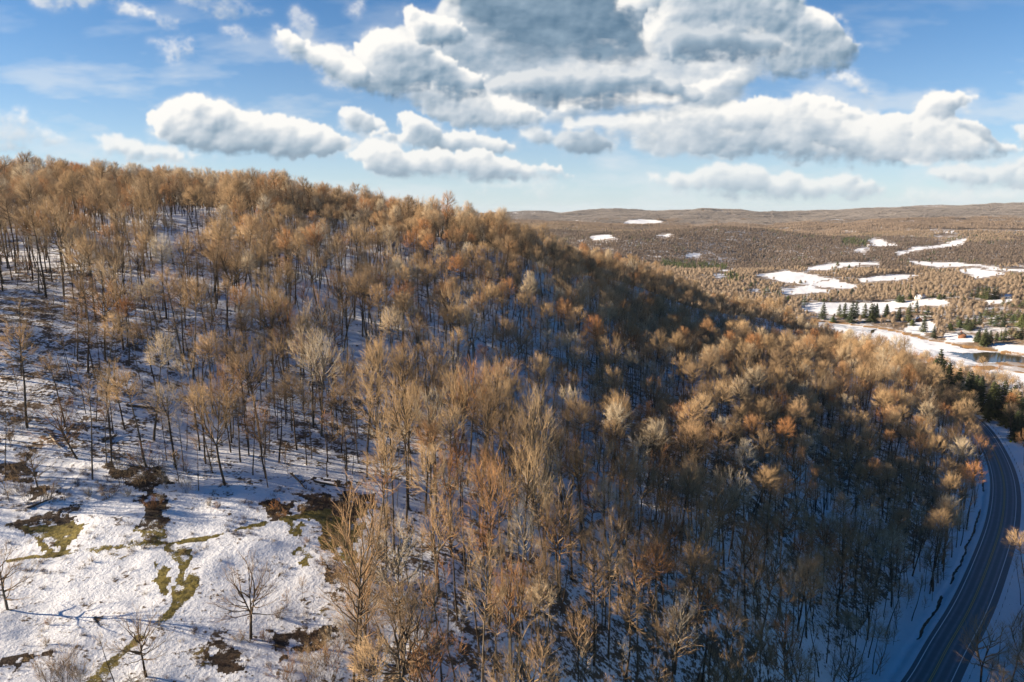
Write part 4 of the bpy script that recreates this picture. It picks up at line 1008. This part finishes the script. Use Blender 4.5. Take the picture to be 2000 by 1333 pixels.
SH = [(290,950,3,1.15),(262,945,3,1.0),(312,948,3,.9),(235,952,2,1.1),(328,958,2,.9),(275,962,2,.9),(215,978,1,1.0),(176,975,0,.9),(250,975,0,.8),(60,990,2,.9),(95,985,1,1.),(35,965,2,1.),(410,990,0,.7),(425,995,0,.6),(365,965,2,.75),(300,1000,0,1.1),(313,985,0,.8),
 (120,1345,3,.75),(140,1350,3,.8),(100,1350,2,.9),(160,1340,2,.8),(90,1260,0,.5),(95,1215,0,.5),(470,1250,0,.7),(515,1250,0,.8),(545,1205,0,.7),(560,1340,2,.9),(620,1335,3,.9),(650,1330,3,.8),(600,1345,2,1.),(640,1300,2,1.),(660,1275,2,1.),(700,1180,3,.8),(690,1225,3,.9),(715,1120,3,.75),(735,1080,2,1.1),(745,1050,2,1.),(725,1150,3,.8),(760,1020,2,.9),(680,1260,3,.8),(705,1290,3,.8),(730,1200,3,.9),
 (590,1010,0,.8),(540,1000,0,.9),(555,1015,0,.7),(640,1110,1,.8),(665,1125,1,.8),(600,1060,0,.5),(270,1345,1,.7),(180,1100,0,.4),(60,800,3,.8),(120,830,3,.7),(45,845,2,1.),(210,830,2,.9),(330,850,2,.9),(20,880,2,1.),(130,640,3,.7),(60,640,3,.8),(180,660,3,.7),(30,660,3,.8),(90,625,2,1.)]
# ------------------------------------------------------------------ what each one is called
ORD = ['', 'second', 'third', 'fourth', 'fifth', 'sixth', 'seventh', 'eighth', 'ninth', 'tenth', 'eleventh', 'twelfth', 'thirteenth', 'fourteenth', 'fifteenth', 'sixteenth', 'seventeenth', 'eighteenth', 'nineteenth', 'twentieth', 'twenty-first', 'twenty-second', 'twenty-third', 'twenty-fourth', 'twenty-fifth']
def name_all(keys, px):
    """a look and a place for each; those that share both are told apart by their order from the left"""
    out = [None]*len(keys); by = {}
    for i, k in enumerate(keys): by.setdefault(k, []).append(i)
    for k, ids in by.items():
        ids.sort(key=lambda i: px[i]); m = len(ids)
        for j, i in enumerate(ids):
            if m == 1: out[i] = k; continue
            if j == 0: t = 'leftmost'
            elif j == m-1: t = 'rightmost'
            elif j <= m//2: t = ORD[j]+' from the left'
            else: t = ORD[m-1-j]+' from the right'
            out[i] = k+', '+t
    return out
_ids = np.nonzero(single)[0]; _keys = []; _px = []
_cl = np.vstack([CLEARING, CLEARING[:1]])
for i in _ids:
    a, b, _ = project(np.array([WX[i], WY[i], WZ[i]])); fm = FORMS[form[i]][0]; h = FH[fm]*WSC[i]
    d = WRD[i]; ec = abs(float(seg_dist(np.array([WX[i]]), np.array([WY[i]]), _cl)[0]))
    if d > 0: zone = 'on the outer side of the road'
    elif d > -32: zone = 'above the roadside snow bank'
    elif inpoly_xy(np.array([WX[i]]), np.array([WY[i]]), SPARSE)[0]: zone = 'above the clearing'
    elif ec < 13: zone = "at the clearing's edge"
    elif b > 1333 and a < 1050: zone = 'at the bottom near the clearing'
    elif b > 1333: zone = 'at the bottom towards the road'
    elif a < 1000: zone = 'in the wood beside the clearing'
    elif a < 1350: zone = 'on the half-shaded middle slope'
    else: zone = 'on the shaded slope above the road'
    size = 'tall' if h > 20 else 'middling' if h > 15 else 'short'
    ln = project(np.array([WX[i]+WTLT[i][1]*10, WY[i], WZ[i]+10]))[0]-a
    lean = 'left-leaning' if WTLT[i][1] < -.04 else 'right-leaning' if WTLT[i][1] > .04 else 'straight'
    look = {'wood': 'domed bare tree', 'forked': 'forked broad-crowned bare tree', 'tall': 'upswept bare tree', 'slender': 'thin bare pole tree', 'sapling': 'bare sapling', 'open': 'spreading bare tree'}[fm]
    _keys.append('%s %s %s %s' % (size, lean, look, zone)); _px.append(float(project(np.array([WX[i], WY[i], WZ[i]+h]))[0]))
_WL = dict(zip(_ids, name_all(_keys, _px)))
def wood_label(i): return _WL[i]
LONE_LABEL = ['lone bare tree at the left edge of the clearing casting a long shadow', 'spreading bare tree standing alone in the middle of the snowy clearing', 'spreading bare tree beside the grassy track near the bottom edge', 'slender bare tree left of the grassy track at the bottom edge',
 'low dark bushy tree on the rough snow bank at the left', 'leaning dark tree with spreading limbs above the snow bank at the left', 'tall forked tree standing alone on the open slope above the thicket', 'big forked tree with crooked limbs at the top of the clearing', 'thin tree with dark trunk just left of the tall forked tree',
 'small bare sapling right of the thicket at the top of the clearing', 'straight dark tree on the blue snow above the grassy hollow', 'straight domed tree right above the grassy hollow', 'thin dark pole tree above the left end of the grassy hollow', 'straight domed tree between the big forked tree and the grassy hollow', 'small sapling on the snow bank at the far left edge',
 'thin pole tree at the right end above the grassy hollow', 'straight tree high above the dark log at the top of the clearing', 'straight tree close behind the big forked tree', 'straight tree on the slope behind and left of the big forked tree', 'small sapling on the snow right of the lone spreading tree', 'taller sapling on the snow between the lone spreading tree and the wood']
def road_label(k): return ['bare broad tree leaning over the near end of the road', 'bare upswept tree second along the outer road edge', 'bare domed tree third along the outer road edge', 'bare broad tree at the bottom edge outside the road', 'bare upswept tree at the bottom right corner', 'bare domed tree at the right frame edge below the guide rail', 'bare broad tree fourth along the outer road edge', 'bare upswept tree at the right frame edge', 'bare domed tree fifth along the outer road edge', 'bare broad tree farthest along the outer road edge'][k]
_ek = []
for (x, b, t, f) in EV:
    look = ('narrow spruce', 'narrow spruce', 'dense dark spruce', 'dense dark spruce', 'ragged pine', 'ragged pine', 'broad pine', 'small round evergreen', 'round dark evergreen')[f]
    if b < 500: z = 'beside the distant hill fields'
    elif b < 578 and x < 1760: z = 'among the snowy fields of the valley'
    elif b < 592 and x > 1880: z = 'in the dark grove left of the lane'
    elif b < 596: z = 'along the far edge of the long snowy field'
    elif x < 1745: z = 'in the row along the far bank'
    elif x < 1850: z = 'near the cabin on the far bank'
    else: z = 'on the wooded far bank at right'
    _ek.append(look+' '+z)
_EL = name_all(_ek, [e[0] for e in EV])
def ever_label(k, e): return _EL[k]
def row_label(k, c, t):
    o = sorted(range(len(ROW)), key=lambda j: ROW[j][0]).index(k)
    m = len(ROW); h = 'leftmost' if o == 0 else 'rightmost' if o == m-1 else (ORD[o]+' from the left' if o < m//2 else ORD[m-1-o]+' from the right')
    return 'shaded dark spruce in the row between road and river, '+h
_sk = []
for (x, y, f, s_) in SH:
    look = ('low brushy shrub', 'rounded leafless shrub', 'many-stemmed leafless shrub', 'tall leafless thicket shrub')[f]
    if y > 1230 and x < 400: z = 'at the bottom edge left of the track'
    elif y > 1230: z = 'at the bottom edge near the wood'
    elif x > 655: z = 'along the right edge of the clearing'
    elif 900 < y < 1010 and x > 170 and x < 345: z = 'in the dark thicket above the track'
    elif y < 700: z = 'by the dark hollow at the left edge'
    elif y < 890: z = 'on the rough slope above the snow bank'
    elif x < 110: z = 'on the rough snow bank at left'
    elif x < 450: z = 'on the snow right of the thicket'
    else: z = 'around the grassy hollow'
    _sk.append(look+' '+z)
_SL = name_all(_sk, [s_[0] for s_ in SH])
def shrub_label(k, s): return _SL[k]
for i in np.nonzero(single)[0]:
    fm, (mt_, mc_, _) = FORMS[form[i]]
    tree_thing('bare_tree', wood_label(i), 'tree', 'bare trees of the hillside wood', (WX[i], WY[i], WZ[i]), WROT[i], float(WSC[i]), mt_, mc_, WTLT[i])
for k, ((b, t, fm, v, _), p, z) in enumerate(zip(LONE, LB, LZ)):
    mt_, mc_, _ = FORMS[KIND[fm][v % len(KIND[fm])]][1]
    h = size_for(p[0], p[1], z, t[1]); ex = max(project([p[0], p[1], z])[2], 1); lean = (t[0]-b[0])/FPX*ex/h
    lean = float(np.clip(lean-(b[0]-1000)/FPX*.0, -.45, .45))
    tree_thing('bare_tree', LONE_LABEL[k], 'tree', 'bare trees of the clearing', (p[0], p[1], z), 0, h/FH[fm]*1.02, mt_, mc_, (0, lean+.0))

for k, (x, y) in enumerate(RB):
    z = float(height(np.array([x]), np.array([y]))[0]); fm = ('forked', 'tall', 'wood')[k % 3]; mt_, mc_, _ = FORMS[KIND[fm][k % 3]][1]
    tree_thing('bare_tree', road_label(k), 'tree', 'bare trees on the outer side of the road', (x, y, z), k*2.1, (22.5+1.5*math.sin(k*5.))/FH[fm], mt_, mc_)

EVBOX = [[(x-(b-t)*.26, b+1), (x-(b-t)*.2, t+(b-t)*.3), (x, t), (x+(b-t)*.2, t+(b-t)*.3), (x+(b-t)*.26, b+1)] for x, b, t, f in EV]
# ------------------------------------------------------------------ far-off woods of the valley
X, Y, g_ = scatter(-100, 2400, 480, 2750, 4.3, 52, .85); r0_ = np.hypot(X, Y); t0_ = np.arctan2(X, Y)
k = (t0_ > -.02)&(t0_ < .76)&(r0_ < 2700)&(r0_ >= 620); X, Y, r0_ = X[k], Y[k], r0_[k]
k = g_.uniform(0, 1, len(X)) < np.clip((.85+.6*fbm(X/60, Y/60, 2))*np.where(r0_ < 1500, 1, .62)-.3*(r0_ < 800), .1, 1); X, Y = X[k], Y[k]
k = ~in_fields(X, Y); X, Y = X[k], Y[k]
w = fbm(X/14, Y/14, 3)*5; k = ~(inpoly_xy(X+w, Y-w, LAKE)|inpoly_xy(X+5, Y-5, LAKE)|inpoly_xy(X-4, Y-8, LAKE)); X, Y = X[k], Y[k]
s = .45+.5*g_.uniform(0, 1, len(X))**1.5+.12*fbm(X/90, Y/90, 2); z_ = height(X, Y)
def hides_open(X, Y, z_, s, H=12.):
    """trees whose crowns would close the open fields and the river off from the hillside path"""
    o = np.zeros(len(X), bool)
    for f in (.35, .7, .98):
        a, b, _ = project(np.c_[X, Y, z_+H*s*f])
        for q in FIELDS_PX+[OPEN_RIVER]+EVBOX: o |= inpoly_xy(a, b, q)
    return o
OPEN_RIVER = [(1634,634),(1670,639),(1715,645),(1760,654),(1805,666),(1850,675),(1895,683),(1985,696),(2060,704),(2300,740),(2300,860),(1980,790),(1800,745),(1700,690)]
k = ~(hides_open(X, Y, z_, s)&(g_.uniform(0, 1, len(X)) < .97)); X, Y, s = X[k], Y[k], s[k]
n = len(X)
X2, Y2, g2 = scatter(-400, 5400, 2400, 7200, 52., 53); r2 = np.hypot(X2, Y2); t2 = np.arctan2(X2, Y2)
k = (t2 > -.08)&(t2 < .76)&(r2 >= 2680)&(r2 < 7000); X2, Y2 = X2[k], Y2[k]; k = ~in_fields(X2, Y2); X2, Y2 = X2[k], Y2[k]; n2 = len(X2)
e_ = 12.; gx = (height(X2+e_, Y2)-height(X2-e_, Y2))/(2*e_); gy_ = (height(X2, Y2+e_)-height(X2, Y2-e_))/(2*e_)
# patches lie along the slope
rot2 = np.c_[np.arctan(gy_), -np.arctan(gx), np.zeros(n2)]
P = np.vstack([np.c_[X, Y, height(X, Y)], np.c_[X2, Y2, height(X2, Y2)]])
rot = np.vstack([np.c_[np.zeros((n, 2)), g_.uniform(0, 6.28, n)], rot2])
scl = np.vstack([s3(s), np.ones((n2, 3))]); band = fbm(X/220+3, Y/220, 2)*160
grey = (np.hypot(X, Y)+band > 1500)&(np.hypot(X, Y)+band < 2420)  # belt of trees whose colour is darkened to stand for cloud shadow
farc = np.zeros(n, bool)
px_, py_, _ = project(np.c_[X, Y, height(X, Y)+6])
for q in ([(1640,466),(1668,463),(1698,470),(1692,479),(1650,478)], [(1290,505),(1340,510),(1420,512),(1420,524),(1350,524),(1290,518)], [(1720,437),(1752,440),(1768,447),(1735,446)], [(1860,437),(1900,434),(1962,440),(1940,446)], [(1400,528),(1440,532),(1450,545),(1410,545)]): farc |= inpoly_xy(px_, py_, q)
farc &= g_.uniform(0, 1, n) < .8; farc |= (fbm(X/45+7, Y/45, 2) > .42)&(g_.uniform(0, 1, n) < .35)
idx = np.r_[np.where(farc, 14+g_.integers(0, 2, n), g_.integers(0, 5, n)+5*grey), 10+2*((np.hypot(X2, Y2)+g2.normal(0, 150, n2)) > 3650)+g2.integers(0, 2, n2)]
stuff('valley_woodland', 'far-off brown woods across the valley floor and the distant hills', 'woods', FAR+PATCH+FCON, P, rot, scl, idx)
print('valley', n, n2, round(time.time()-T0, 1))

# ------------------------------------------------------------------ evergreens of the valley and the river bank
ep = hit([e[0] for e in EV], [e[1] for e in EV], smin=430); ez = height(ep[:, 0], ep[:, 1])
CH = [18.8]*4+[18.8]*3+[14.8]*2
def evergreen(x, y, z, h, f, label, group, w_=1.45):
    mt_, mc_ = CONIF[f]; s = h/CH[f]
    wide = 1.0 if s > .55 else 1.25
    return tree_thing('evergreen_tree', label, 'evergreen tree', group, (x, y, z), (x*7.3+y*3.1) % 6.28, (s*wide*w_, s*wide*w_, s), mt_, mc_)
for k, (e, p, z) in enumerate(zip(EV, ep, ez)):
    evergreen(p[0], p[1], z, size_for(p[0], p[1], z, e[2]), e[3], ever_label(k, e), 'evergreens across the frozen river')
# dark row between the road and the river: column, top row, depth
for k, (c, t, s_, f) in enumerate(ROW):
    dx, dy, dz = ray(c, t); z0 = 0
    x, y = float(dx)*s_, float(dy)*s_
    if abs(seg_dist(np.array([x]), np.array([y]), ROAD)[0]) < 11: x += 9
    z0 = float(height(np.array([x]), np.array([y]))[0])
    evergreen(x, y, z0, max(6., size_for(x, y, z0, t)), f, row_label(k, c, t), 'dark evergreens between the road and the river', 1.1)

# ------------------------------------------------------------------ shrubs and brush of the clearing
sp_ = hit([s[0] for s in SH], [s[1] for s in SH]); sz = height(sp_[:, 0], sp_[:, 1])
for k, (s, p, z) in enumerate(zip(SH, sp_, sz)):
    a, b = SHRUB[s[2]]
    tree_thing('shrub', shrub_label(k, s), 'shrub', 'leafless shrubs of the clearing', (p[0], p[1], z), (k*2.4) % 6.28, s[3]*.95, a, b, (0, 0), 'stem', 'twigs')
# low dead brush and grass standing through the snow: nobody could count it
X, Y, g_ = scatter(-140, 40, 55, 190, .55, 61); c = inpoly_xy(X, Y, np.vstack([CLEARING]))|inpoly_xy(X, Y, SPARSE); X, Y = X[c], Y[c]
gr, br, li, *_ = cover(X, Y); pr = np.clip(br*1.5, 0, .30)*(br > .2)+.012+.05*(fbm(X/5, Y/5, 3) > .25); k = g_.uniform(0, 1, len(X)) < pr; X, Y = X[k], Y[k]; n = len(X)
def clump(seed, n, H, mat, wd):
    g = np.random.default_rng(seed); W = Seg()
    for _ in range(n):
        a = g.uniform(0, 6.28); t = g.uniform(.05, 1.0); p = np.r_[g.normal(0, .22, 2), -.03]
        W.add(p, p+unit((math.cos(a)*t, math.sin(a)*t, 1))*H*g.uniform(.4, 1.1), wd, 0)
    v, q, t = tubes(W.arr(), 3, True, seed); return mesh_np('clump%d' % seed, v, q, t, [mat])
CL_ = [clump(1, 34, .62, M_BRAMBLE, .014), clump(2, 26, .9, M_BRAMBLE, .013), clump(3, 40, .42, M_STRAW, .010)]
stuff('dead_brush', 'low dead brush and weed stalks standing through the snow of the clearing', 'brush', CL_, np.c_[X, Y, height(X, Y)], np.c_[np.zeros((n, 2)), g_.uniform(0, 6.28, n)], s3(g_.uniform(.5, 1.25, n)), g_.choice(3, n, p=[.5, .25, .25]))
print('brush', n, round(time.time()-T0, 1))

# ------------------------------------------------------------------ fallen logs
M_DEAD = plain('dead_wood', (.10, .072, .05), .9, .5, 2.0); M_PALE = plain('bleached_wood', (.34, .27, .19), .9, .3, 2.0)
def log_mesh(name, L, r, mat, seed):
    g = np.random.default_rng(seed); S = Seg(); p = np.array([-L/2, 0, r*.6]); d = np.array([1., 0, 0])
    for k in range(6):
        q = p+unit(d+g.normal(0, .06, 3)*[1, 1, .3])*L/6; S.add(p, q, r*(1-.11*k), r*(1-.11*(k+1))); 
        if k > 1:
            for _ in range(2):
                a = g.uniform(-1.2, 1.2); S.add(q, q+np.array([.5, math.sin(a), abs(math.cos(a))])*g.uniform(.5, 1.5), r*.28, .012)
        p = q
    S.add((-L/2-.35, -.25, r*1.3), (-L/2, 0, r*.6), r*.5, r*.95); S.add((-L/2-.3, .3, r*1.1), (-L/2, 0, r*.6), r*.4, r*.95)
    v, q, t = tubes(S.arr(), 7); return mesh_np(name, v, q, t, [mat])
for k, (a, b, r, m, lb) in enumerate([
    ((98,857),(119,884),.2,1,'bleached fallen trunk leaning by the dark tree at the left edge of the wood'),
    ((250,800),(315,803),.3,0,'dark fallen log lying across the snowy slope above the thicket'),
    ((466,832),(492,836),.25,0,'short dark log on the snow between tall trunks above the clearing'),
    ((519,829),(546,830),.3,0,'thick dark log beside its twin on the slope above the clearing'),
    ((586,856),(606,853),.28,0,'stubby dark log with upturned end on the snow below the tall wood'),
    ((615,948),(688,962),.22,0,'long dark log stretched along the top edge of the grassy hollow'),
    ((570,930),(596,962),.2,0,'dark log sloping down to the grassy hollow beside the long log'),
    ((932,1232),(966,1213),.2,1,'pale thin log propped among slender trees at the foot of the picture'),
    ((760,1150),(810,1120),.2,1,'pale fallen stem among the tan thicket at the edge of the clearing'),
    ((1045,1010),(1095,1022),.25,0,'dark log lying on blue snow in the middle of the shaded wood'),
    ((205,865),(228,858),.35,0,'snow-capped short log in the open snow above the thicket'),
    ((60,1000),(100,985),.2,0,'dark log half buried at the left of the rough snow bank')]):
    p = hit([a[0], b[0]], [a[1], b[1]]); d = p[1]-p[0]; L = float(np.clip(np.hypot(*d), 2, 11)); c = p.mean(0); z = float(height(c[:1], c[1:])[0])
    h = height(p[:, 0], p[:, 1]); o = link('fallen_log', log_mesh('fallen_log', L, r, (M_DEAD, M_PALE)[m], k), None, (c[0], c[1], z))
    o.rotation_euler = (0, -math.atan2(h[1]-h[0], max(np.hypot(*d), .1)), math.atan2(d[1], d[0])); tag(o, lb, 'fallen log', 'fallen logs on the snow')

# ------------------------------------------------------------------ roadside: guide rail and warning sign
M_STEEL = plain('galvanised_steel', (.30, .31, .32), .45, .2, 3.0, .5); M_POST = plain('weathered_post', (.10, .085, .07), .9, .3, 3.0)
def box(x0, x1, y0, y1, z0, z1):
    V = np.array([(x, y, z) for x in (x0, x1) for y in (y0, y1) for z in (z0, z1)], float)
    return V, np.array([(0,1,3,2),(4,6,7,5),(0,4,5,1),(2,3,7,6),(0,2,6,4),(1,5,7,3)]), None
def boxes(name, L, mat):
    V, q, t, a, b = join([(box(*l), 0) for l in L]); return mesh_np(name, V, q, t, [mat])
rail = bpy.data.objects.new('guide_rail', None); sc.collection.objects.link(rail)
RP = catmull(ROAD[10:190:4], 6); GP = offset(RP, 6.3); rail.location = (GP[0][0], GP[0][1], RZ)
tag(rail, 'low steel cable guide rail on thin posts along the outer side of the road curve', 'guide rail')
cum = np.r_[0, np.cumsum(np.hypot(*np.diff(GP, axis=0).T))]; org = np.array([GP[0][0], GP[0][1], RZ])
pm = boxes('rail_post', [(-.05, .05, -.05, .05, -.9, .62), (-.07, .07, -.07, .07, .62, .66)], M_POST)
for k, s in enumerate(np.arange(0, cum[-1], 5.0)[:80]):
    x, y = np.interp(s, cum, GP[:, 0]), np.interp(s, cum, GP[:, 1]); link('post', pm, rail, (x-org[0], y-org[1], 0))
for h in (.36, .50):
    S = Seg(); 
    for a, b in zip(GP[:-1], GP[1:]): S.add((a[0]-org[0], a[1]-org[1], h), (b[0]-org[0], b[1]-org[1], h), .02, .02)
    v, q, t = tubes(S.arr(), 5); link('cable', mesh_np('rail_cable', v, q, t, [M_STEEL]), rail)
dx, dy, dz = ray(1956, 858); s_ = 312.0; sx, sy = float(dx)*s_, float(dy)*s_
sd = seg_dist(np.array([sx]), np.array([sy]), ROAD)[0]
if abs(sd) < 8.2: sx += 8.2-sd
szz = float(height(np.array([sx]), np.array([sy]))[0])
sg = bpy.data.objects.new('warning_sign', None); sc.collection.objects.link(sg); sg.location = (sx, sy, szz); sg.rotation_euler = (0, 0, R(-35))
tag(sg, 'small yellow diamond warning sign on a post at the outer edge of the road bend', 'road sign')
link('post', boxes('sign_post', [(-.035, .035, -.035, .035, -.4, 2.75)], M_STEEL), sg)
pl = boxes('sign_plate', [(-.45, .45, -.065, -.04, -.45, .45)], plain('sign_yellow', (.75, .52, .03), .5, .08)); po = link('plate', pl, sg, (0, 0, 2.3)); po.rotation_euler = (0, R(45), 0)

# ------------------------------------------------------------------ houses across the river
M_ROOF_S = plain('snowy_roof', (.72, .72, .75), .8, .1); M_ROOF_D = plain('dark_shingles', (.07, .065, .065), .9, .3)
M_WOODW = plain('brown_boards', (.17, .075, .04), .85, .25); M_WHITEW = plain('white_boards', (.62, .62, .60), .8, .08); M_GLASS = plain('window_glass', (.03, .035, .045), .1, .2, 1, .6); M_TRIM = plain('white_trim', (.7, .7, .68), .7, .05); M_BRICK = plain('chimney_brick', (.22, .10, .07), .9, .3)
def gable(L, W, H, rise, over=.5, th=.22):
    """two roof slopes with thickness and overhang"""
    o = []
    for sg_ in (-1, 1):
        y0, y1 = 0.0, sg_*(W/2+over); z0, z1 = H+rise, H-rise*over/(W/2)
        a = [(-L/2-over, y0, z0), (L/2+over, y0, z0), (L/2+over, y1, z1), (-L/2-over, y1, z1)]
        V = np.array(a+[(p[0], p[1], p[2]+th) for p in a]); q = np.array([(0,1,2,3),(4,7,6,5),(0,4,5,1),(1,5,6,2),(2,6,7,3),(3,7,4,0)]); o.append(((V, q, None), 0))
    return join(o)
def house(name, label, px, py, L, W, H, rise, rz, mw, mr, chim=True):
    p = hit([px], [py], smin=430)[0]; z = float(height(p[:1], p[1:])[0])
    e = bpy.data.objects.new(name, None); sc.collection.objects.link(e); e.location = (p[0], p[1], z); e.rotation_euler = (0, 0, rz); tag(e, label, 'house')
    V, q, t = box(-L/2, L/2, -W/2, W/2, -1.5, H); V2 = np.array([(-L/2, -W/2, H), (-L/2, W/2, H), (-L/2, 0, H+rise), (L/2, -W/2, H), (L/2, W/2, H), (L/2, 0, H+rise)]); T2 = np.array([(0, 2, 1), (3, 4, 5)])
    V3, q3, t3, a, b = join([((V, q, t), 0), ((V2, None, T2), 0)]); link('wall', mesh_np('house_wall', V3, q3, t3, [mw]), e)
    V, q, t, a, b = gable(L, W, H, rise); rf = link('roof', mesh_np('house_roof', V, q, t, [mr]), e)
    if chim: link('chimney', boxes('chimney', [(-.4, .4, -.4, .4, -1.2, 1.6)], M_BRICK), rf, (L*.22, W*.12, H+rise))
    for fy in (-1, 1):
        for k in range(max(2, int(L/3))):
            x = -L/2+L*(k+.5)/max(2, int(L/3)); fr = link('window', boxes('window_frame', [(-.62, -.5, -.04, .04, -.75, .75), (.5, .62, -.04, .04, -.75, .75), (-.5, .5, -.04, .04, .63, .75), (-.5, .5, -.04, .04, -.75, -.63)], M_TRIM), e, (x, fy*(W/2+.045), H*.55))
            link('pane', boxes('window_pane', [(-.5, .5, -.015, .015, -.63, .63)], M_GLASS), fr)
    dr = link('door', boxes('house_door', [(-.5, .5, -.05, .05, 0, 2.1)], M_TRIM), e, (L/2+.055, 0, 0)); dr.rotation_euler = (0, 0, math.pi/2)
    return e
house('house', 'small red-brown cabin with snowy roof among tall evergreens on the far bank', 1794, 627, 7, 5.5, 2.7, 2.2, R(70), M_WOODW, M_ROOF_S)
house('house', 'pale house with snowy roof at the far edge of the long snowy field', 1797, 585, 11, 7, 3.2, 2.2, R(15), M_WHITEW, M_ROOF_S)
house('house', 'dark-roofed brown lodge near the river shore left of a large spruce', 1878, 660, 9, 6, 2.7, 1.8, R(60), M_WOODW, M_ROOF_D)
house('house', 'tiny farmhouse beside the distant snowy field below the dark evergreens', 1697, 483.5, 11, 7, 3.6, 2.4, R(25), M_WHITEW, M_ROOF_S)
house('house', 'small snowy-roofed house at the end of the lane behind the evergreen grove', 1963, 583.5, 10, 7, 3.2, 2.2, R(-20), M_WHITEW, M_ROOF_S, False)
print('done', round(time.time()-T0, 1))

# ------------------------------------------------------------------ winter air
hz = boxes('haze', [(-13000, 13000, -1500, 13000, -3.0, 262.0)], None) if False else None
V, q, t = box(-13000, 13000, -13000, 13000, -4.0, 262.0)
hm = bpy.data.materials.new('thin_haze'); hm.use_nodes = True; nt = hm.node_tree; nt.nodes.clear()
ho = nt.nodes.new('ShaderNodeOutputMaterial'); pv = nt.nodes.new('ShaderNodeVolumePrincipled')
pv.inputs['Color'].default_value = (.86, .93, 1.0, 1); pv.inputs['Density'].default_value = 2.0e-5; pv.inputs['Anisotropy'].default_value = 0.1
nt.links.new(pv.outputs[0], ho.inputs['Volume'])
ho_ = link('haze', mesh_np('haze', V, q, None, [hm])); tag(ho_, 'thin bluish winter haze over the valley', 'haze', kind='stuff')
print('ground low', float(height(X2, Y2).min()) if len(X2) else 0)
